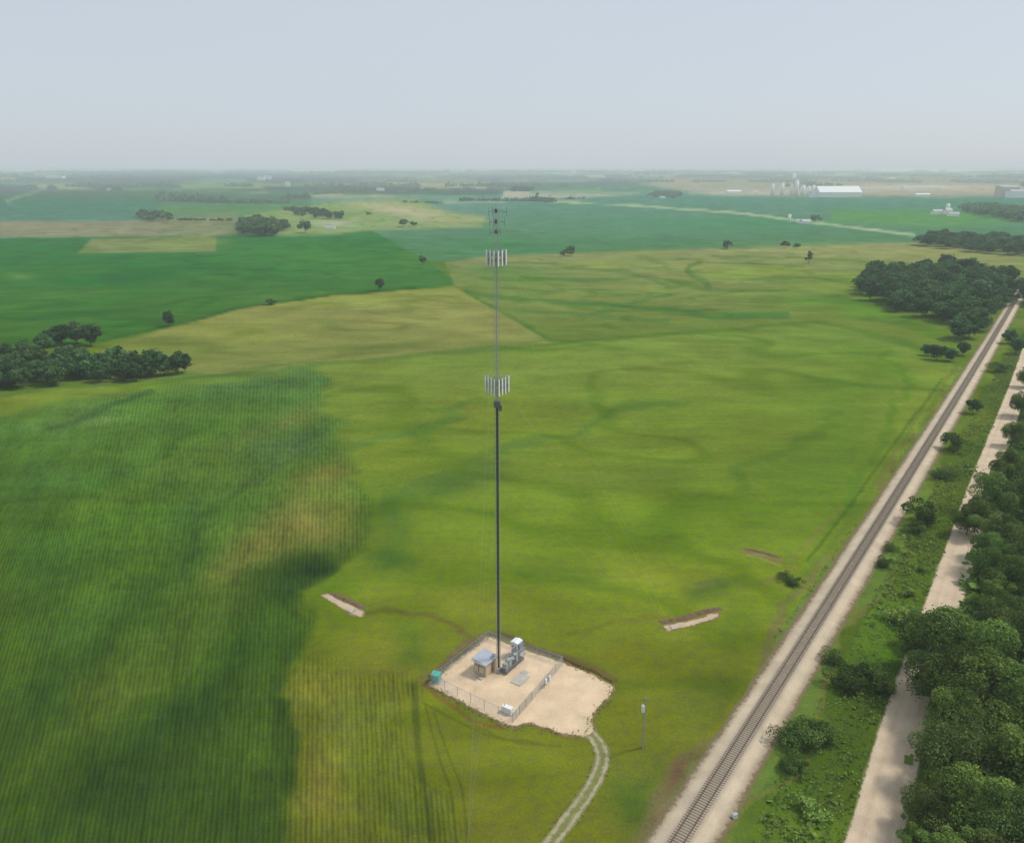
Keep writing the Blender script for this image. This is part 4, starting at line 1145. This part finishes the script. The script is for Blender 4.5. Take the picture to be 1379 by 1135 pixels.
MB().box((-2.6, -.6, .1), (.7, 1.2, .2)).build('step', CONC, sh)
# platform with cabinets
pp = at(690, 893, .6); pf = thing('equipment_platform', 'steel equipment platform with grey-green cabinets right of the mast base', 'equipment platform', (pp[0], pp[1], .07), ANG)
m = MB().box((0, 0, .55), (6.0, 1.7, .12))
for x in (-2.8, 0, 2.8):
    for y in (-.75, .75): m.tube((x, y, -.02), (x, y, .5), .06)
m.build('deck', DARKS, pf)
for x, w, h, mm in ((-2.2, .8, 1.3, GRN), (-1.1, .9, 1.6, GRN), (.1, .8, 1.1, GREYP), (1.1, .7, 1.5, GRN)):
    c = MB().box((x, 0, .62 + h / 2), (w, .8, h)).build('cabinet', mm, pf); MB().box((x, -.415, .62 + h / 2), (w * .8, .03, h * .85)).build('door', DARKS if mm is GREYP else GREYP, c)
m = MB()
for x in (-2.9, 2.9):
    for y in (-.8, .8): m.tube((x, y, .6), (x, y, 2.9), .04)
for y in (-.8, .8): m.tube((-2.9, y, 2.9), (2.9, y, 2.9), .04)
for x in np.arange(-2.9, 3, .7): m.tube((x, -.8, 2.9), (x, .8, 2.9), .03)
m.build('cable_tray', GALV, pf)
# tall white cabinet
wp = at(697, 872, 1.6); wc = thing('radio_cabinet', 'tall white cabinet with slate-blue side at the far fence of the compound', 'cabinet', (wp[0], wp[1], .07), ANG)
MB().box((0, 0, .12), (2.6, 2.2, .24)).build('plinth', CONC, wc)
MB().box((0, .15, 1.65), (1.6, 1.5, 2.8)).build('body', WHT, wc)
MB().box((0, -.8, 1.9), (1.3, .36, 2.0)).build('cooling_unit', BLUEG, wc)
MB().gable((0, .15, 3.05), 1.6, 1.5, .22, 0, .12, .08).build('roof', WHT, wc)
MB().box((-.83, .15, 1.5), (.05, 1.0, 2.1)).build('door', GREYP, wc)
# ice bridge
ib = thing('ice_bridge', 'galvanised cable bridge from the mast to the shelter roof', 'cable bridge', (MX, MY, .07))
dv = Vector((px_[0] - MX, px_[1] - MY, 0)); m = MB(); ln = dv.length - 1.2; dv.normalize(); nv = Vector((-dv.y, dv.x, 0))
for sg_ in (-1, 1): m.tube(dv * .6 + nv * .35 * sg_ + Vector((0, 0, 3.05 + .3)), dv * ln + nv * .35 * sg_ + Vector((0, 0, 3.35)), .04)
for k in range(10): q = dv * (.6 + (ln - .6) * k / 9) + Vector((0, 0, 3.35)); m.tube(q - nv * .35, q + nv * .35, .025)
m.build('grating', DARKS, ib)
m = MB()
for k in (.8, ln - .5):
    for sg_ in (-1, 1): m.tube(dv * k + nv * .35 * sg_, dv * k + nv * .35 * sg_ + Vector((0, 0, 3.35)), .04)
m.build('support_post', GALV, ib)
# pads, boxes
q = at(701, 915); o = MB().box((0, 0, .06), (3.4, 2.2, .16)).box((2.4, .6, .02), (1.0, 1.4, .1)).build('concrete_slab', CONC); o.location = (q[0], q[1], .06); o.rotation_euler = (0, 0, ANG); tag(o, 'bare low concrete slab in the middle of the gravel compound', 'slab')
q = at(588, 912, .7); tb = thing('utility_box', 'teal green utility box at the left corner of the gravel compound', 'utility box', (q[0], q[1], .06), ANG + .3)
MB().box((0, 0, .08), (1.9, 1.9, .16)).build('plinth', CONC, tb); MB().box((0, 0, .85), (1.5, 1.4, 1.35)).build('body', TEAL, tb); MB().box((0, .05, 1.58), (1.6, 1.6, .1)).build('lid', TEAL, tb)
q = at(684, 955, .6); ge = thing('generator', 'small white generator beside the fence at the bottom of the compound', 'generator', (q[0], q[1], .06), ANG + PI / 2)
MB().box((0, 0, .08), (2.4, 1.3, .16)).build('plinth', CONC, ge); MB().box((0, 0, .7), (1.9, .9, 1.05)).build('body', WHT, ge); MB().box((0, -.47, .7), (1.3, .05, .7)).build('grille', DARKS, ge); MB().tube((.6, 0, 1.2), (.6, 0, 1.6), .06).build('exhaust', DARKS, ge)
q = at(737, 918, .8); mr_ = thing('meter_rack', 'pale meter boxes on posts at the fence beside the parking apron', 'meter rack', (q[0], q[1], .06), ANG)
m = MB()
for x in (-.8, .8): m.tube((x, 0, -.05), (x, 0, 2.0), .05)
m.tube((-.9, 0, 1.8), (.9, 0, 1.8), .03); m.tube((-.9, 0, .9), (.9, 0, .9), .03); m.build('frame', GALV, mr_)
for x, mm in ((-.5, WHT), (.2, BLUEG), (.75, WHT)): MB().box((x, -.12, 1.35), (.5, .2, .85)).build('meter_box', mm, mr_)
# utility pole
q = at(866, 1006); up = thing('utility_pole', 'grey wooden utility pole with a white transformer standing in the grass', 'utility pole', (q[0], q[1], 0))
MB().tube((0, 0, -.3), (0, 0, 9.6), .17, .11, 10).build('pole', mat('pole_wood', (.34, .33, .25), .9, .15, 4), up)
MB().tube((-.32, -.1, 7.0), (-.32, -.1, 8.2), .26, .26, 12).build('transformer', WHT, up)
MB().box((0, 0, 9.1), (1.1, .1, .1)).build('crossarm', BRN, up)
m = MB()
for x in (-.45, .45): m.tube((x, 0, 9.15), (x, 0, 9.4), .04)
m.build('insulator', GREYP, up)
# marker by the track
q = at(990, 1100); mk = thing('marker_stone', 'small white marker box beside the railway ballast at the bottom', 'marker', (q[0], q[1], 0), .4)
MB().box((0, 0, .3), (.7, .5, .65), 0, .85).build('body', WHT, mk); MB().box((0, 0, .66), (.76, .56, .08)).build('lid', GREYP, mk)

# ------------------------------------------------------------------ far buildings
FW = mat('far_white_wall', (.86, .84, .80), .7, .06, .3); FG = mat('far_grey_roof', (.45, .45, .45), .7, .08, .3); FT = mat('far_tan_wall', (.55, .44, .36), .8, .08, .3); FR_ = mat('far_red_roof', (.42, .22, .17), .8, .1, .3); WIN = mat('window_dark', (.06, .07, .08), .2, .05)


def house(px, py, w, d, h, rf, rz, label, name='farmhouse', cat='house', wm=None, rm=None, group=None, win=True):
    p = atg(px, py); t = thing(name, label, cat, (p[0], p[1], p[2] - .2), rz, group)
    MB().box((0, 0, h / 2), (w, d, h)).build('wall', wm or FW, t)
    m = MB().gable((0, 0, h), w, d, rf, 0, .4)
    m.poly([(-w / 2, -d / 2, h), (-w / 2, d / 2, h), (-w / 2, 0, h + rf)]); m.poly([(w / 2, -d / 2, h), (w / 2, 0, h + rf), (w / 2, d / 2, h)])
    m.build('roof', rm or FG, t)
    if win:
        for k in range(3): MB().box((-w / 2 + w * (k + .6) / 3.4, -d / 2 - .03, h * .55), (1.1, .08, 1.3)).build('window', WIN, t)
        MB().box((w * .32, -d / 2 - .03, 1.1), (1.1, .08, 2.1)).build('door', FT, t)
    return t


def silo(px, py, r, h, label, name='grain_silo', cat='silo', group=None, m_=None, cone=.25):
    p = atg(px, py); t = thing(name, label, cat, (p[0], p[1], p[2] - .3), 0, group)
    MB().tube((0, 0, 0), (0, 0, h), r, r, 20).build('wall', m_ or FW, t, True)
    MB().tube((0, 0, h), (0, 0, h + r * cone * 2), r * 1.04, r * .1, 20).build('roof', FG, t)
    return t


house(1085, 301, 16, 10, 4, 4, .2, 'white farmhouse with low roof beside the round dark tree on the far road')
house(1078, 300, 14, 8, 4, 3, -.3, 'small white shed left of the farmhouse on the far road', 'shed', 'shed', win=False)
silo(1063, 300, 2.6, 15, 'slim white silo left of the farmhouse on the far road')
house(1262, 288, 22, 12, 6, 4, .1, 'left white building of the farmstead near the right edge', 'barn', 'barn', win=False)
house(1276, 288, 16, 12, 8, 5, .3, 'middle white house of the farmstead near the right edge')
house(1284, 291, 20, 10, 5, 4, -.2, 'low white shed right of the farmstead house near the right edge', 'shed', 'shed', win=False)
silo(1276, 285, 4, 18, 'white silo behind the farmstead near the right edge')
IG = 'tall silos of the industrial plant'
for (x, h, r) in ((1040, 44, 6), (1053, 46, 7), (1066, 42, 6), (1072, 56, 7), (1081, 38, 8), (1089, 34, 7), (1095, 38, 6)):
    silo(x, 263.3, r, h, 'tall pale silo in the row of the far industrial plant', group=IG)
house(1127, 265, 148, 70, 17, 20, .02, 'huge white warehouse right of the silos at the industrial plant', 'warehouse', 'warehouse', win=False, rm=FW)
house(1104, 265.5, 60, 40, 16, 5, 0, 'lower white hall between silos and the huge warehouse', 'warehouse', 'warehouse', win=False)
house(988, 260, 60, 30, 9, 4, .05, 'long low white shed left of the industrial silos', 'warehouse', 'warehouse', win=False, rm=FW)
house(1016, 260, 24, 20, 8, 3, 0, 'small white shed just left of the industrial silos', 'shed', 'shed', win=False)
house(1242, 264, 50, 20, 7, 3, .1, 'low white shed on the bare ground right of the plant', 'shed', 'shed', win=False, rm=FW)
house(1355, 265, 60, 40, 34, 4, 0, 'tall pinkish building at the right edge of the horizon', 'factory_building', 'factory', win=False, wm=FT)
house(1366, 266, 40, 40, 22, 4, 0, 'white building beside the pinkish one at the right edge', 'factory_building', 'factory', win=False)
house(1240, 254, 180, 40, 8, 3, 0, 'very long pale hall on the bare ground behind the plant', 'warehouse', 'warehouse', win=False)
house(1150, 256, 120, 40, 10, 3, 0, 'long pale hall directly behind the huge warehouse', 'warehouse', 'warehouse', win=False)
silo(1069, 245, 12, 60, 'white water tower like tank behind the plant near the horizon', 'storage_tank', 'tank')
for (x, y, w, h, lb) in ((352, 243, 50, 26, 'left of two white farm buildings near the horizon left of the mast'), (361, 241, 55, 26, 'right of two white farm buildings near the horizon left of the mast'),
                         (388, 251, 26, 26, 'tall narrow white farm building near the horizon left of the mast'), (148, 256, 26, 11, 'small white farmhouse in front of the far left wood'),
                         (76, 240, 120, 20, 'wide white building on the horizon at far left'), (513, 257, 32, 13, 'white farm building in green fields left of the mast top'), (772, 234, 70, 40, 'small white building on the horizon right of the mast'),
                         (801, 239, 190, 22, 'long pale building on the horizon right of the mast'), (879, 265, 22, 12, 'white farmhouse with trees in the far green fields'), (890, 267, 30, 8, 'low white shed beside the far farmhouse with trees'), (1200, 243, 60, 22, 'white building in hazy woods behind the plant'),
                         (445, 308, 16, 5, 'low pale shed at the farmyard left of the mast')):
    house(x, y, w, w * .45, h * .75, h * .25, .05, lb, 'farm_building', 'farm building', win=False)

# ------------------------------------------------------------------ light, sky, air
EL = math.radians(52); AZ = math.radians(72)
w = bpy.data.worlds.new('World'); sc.world = w; w.use_nodes = True; nt = w.node_tree
s = nt.nodes.new('ShaderNodeTexSky'); s.sky_type = 'NISHITA'; s.sun_disc = False
s.sun_elevation = EL; s.sun_rotation = AZ; s.dust_density = 1.5; s.air_density = 1.0; s.ozone_density = 2
bg = nt.nodes['Background']; bg.inputs[1].default_value = .1
# thin even veil of high cloud over the clear sky
mx = nt.nodes.new('ShaderNodeMix'); mx.data_type = 'RGBA'; mx.inputs[0].default_value = .8
tc = nt.nodes.new('ShaderNodeTexCoord'); nz = nt.nodes.new('ShaderNodeTexNoise'); nz.inputs['Scale'].default_value = 1.6; nz.inputs['Detail'].default_value = 4
mp = nt.nodes.new('ShaderNodeMapping'); mp.inputs['Scale'].default_value = (1, 1, 3)
mr2 = nt.nodes.new('ShaderNodeMapRange'); mr2.inputs['From Min'].default_value = .3; mr2.inputs['From Max'].default_value = .7; mr2.inputs['To Min'].default_value = .76; mr2.inputs['To Max'].default_value = .84
nt.links.new(tc.outputs['Generated'], mp.inputs[0]); nt.links.new(mp.outputs[0], nz.inputs[0]); nt.links.new(nz.outputs[0], mr2.inputs[0]); nt.links.new(mr2.outputs[0], mx.inputs[0])
nt.links.new(s.outputs[0], mx.inputs[6]); mx.inputs[7].default_value = (5.5, 6.02, 6.62, 1)
nt.links.new(mx.outputs[2], bg.inputs[0])
l = bpy.data.lights.new('sun', 'SUN'); l.energy = 2.4; l.angle = math.radians(9); l.color = (1, .95, .88)
lo = bpy.data.objects.new('sun', l); COL.objects.link(lo)
d = Vector((math.sin(AZ) * math.cos(EL), math.cos(AZ) * math.cos(EL), math.sin(EL)))
lo.rotation_euler = d.to_track_quat('Z', 'Y').to_euler()

R = 4.6e4
me = bpy.data.meshes.new('haze')
me.from_pydata([(x, y, z) for z in (-12, 97) for y in (-R, R) for x in (-R, R)], [], [(0, 2, 3, 1), (4, 5, 7, 6), (0, 1, 5, 4), (1, 3, 7, 5), (3, 2, 6, 7), (2, 0, 4, 6)])
m = bpy.data.materials.new('haze_air'); m.use_nodes = True; nt = m.node_tree; nt.nodes.clear()
out = nt.nodes.new('ShaderNodeOutputMaterial'); pv = nt.nodes.new('ShaderNodeVolumePrincipled')
pv.inputs['Color'].default_value = (.86, .955, 1, 1); pv.inputs['Density'].default_value = DENS; pv.inputs['Anisotropy'].default_value = 0
nt.links.new(pv.outputs[0], out.inputs['Volume'])
tag(link_mesh('haze', me, m), kind='stuff')

sc.view_settings.view_transform = 'Standard'; sc.view_settings.look = 'None'; sc.view_settings.gamma = 1; sc.view_settings.exposure = .2
sc.cycles.max_bounces = 6; sc.cycles.volume_bounces = 1
print('trees', TREE_N[0])
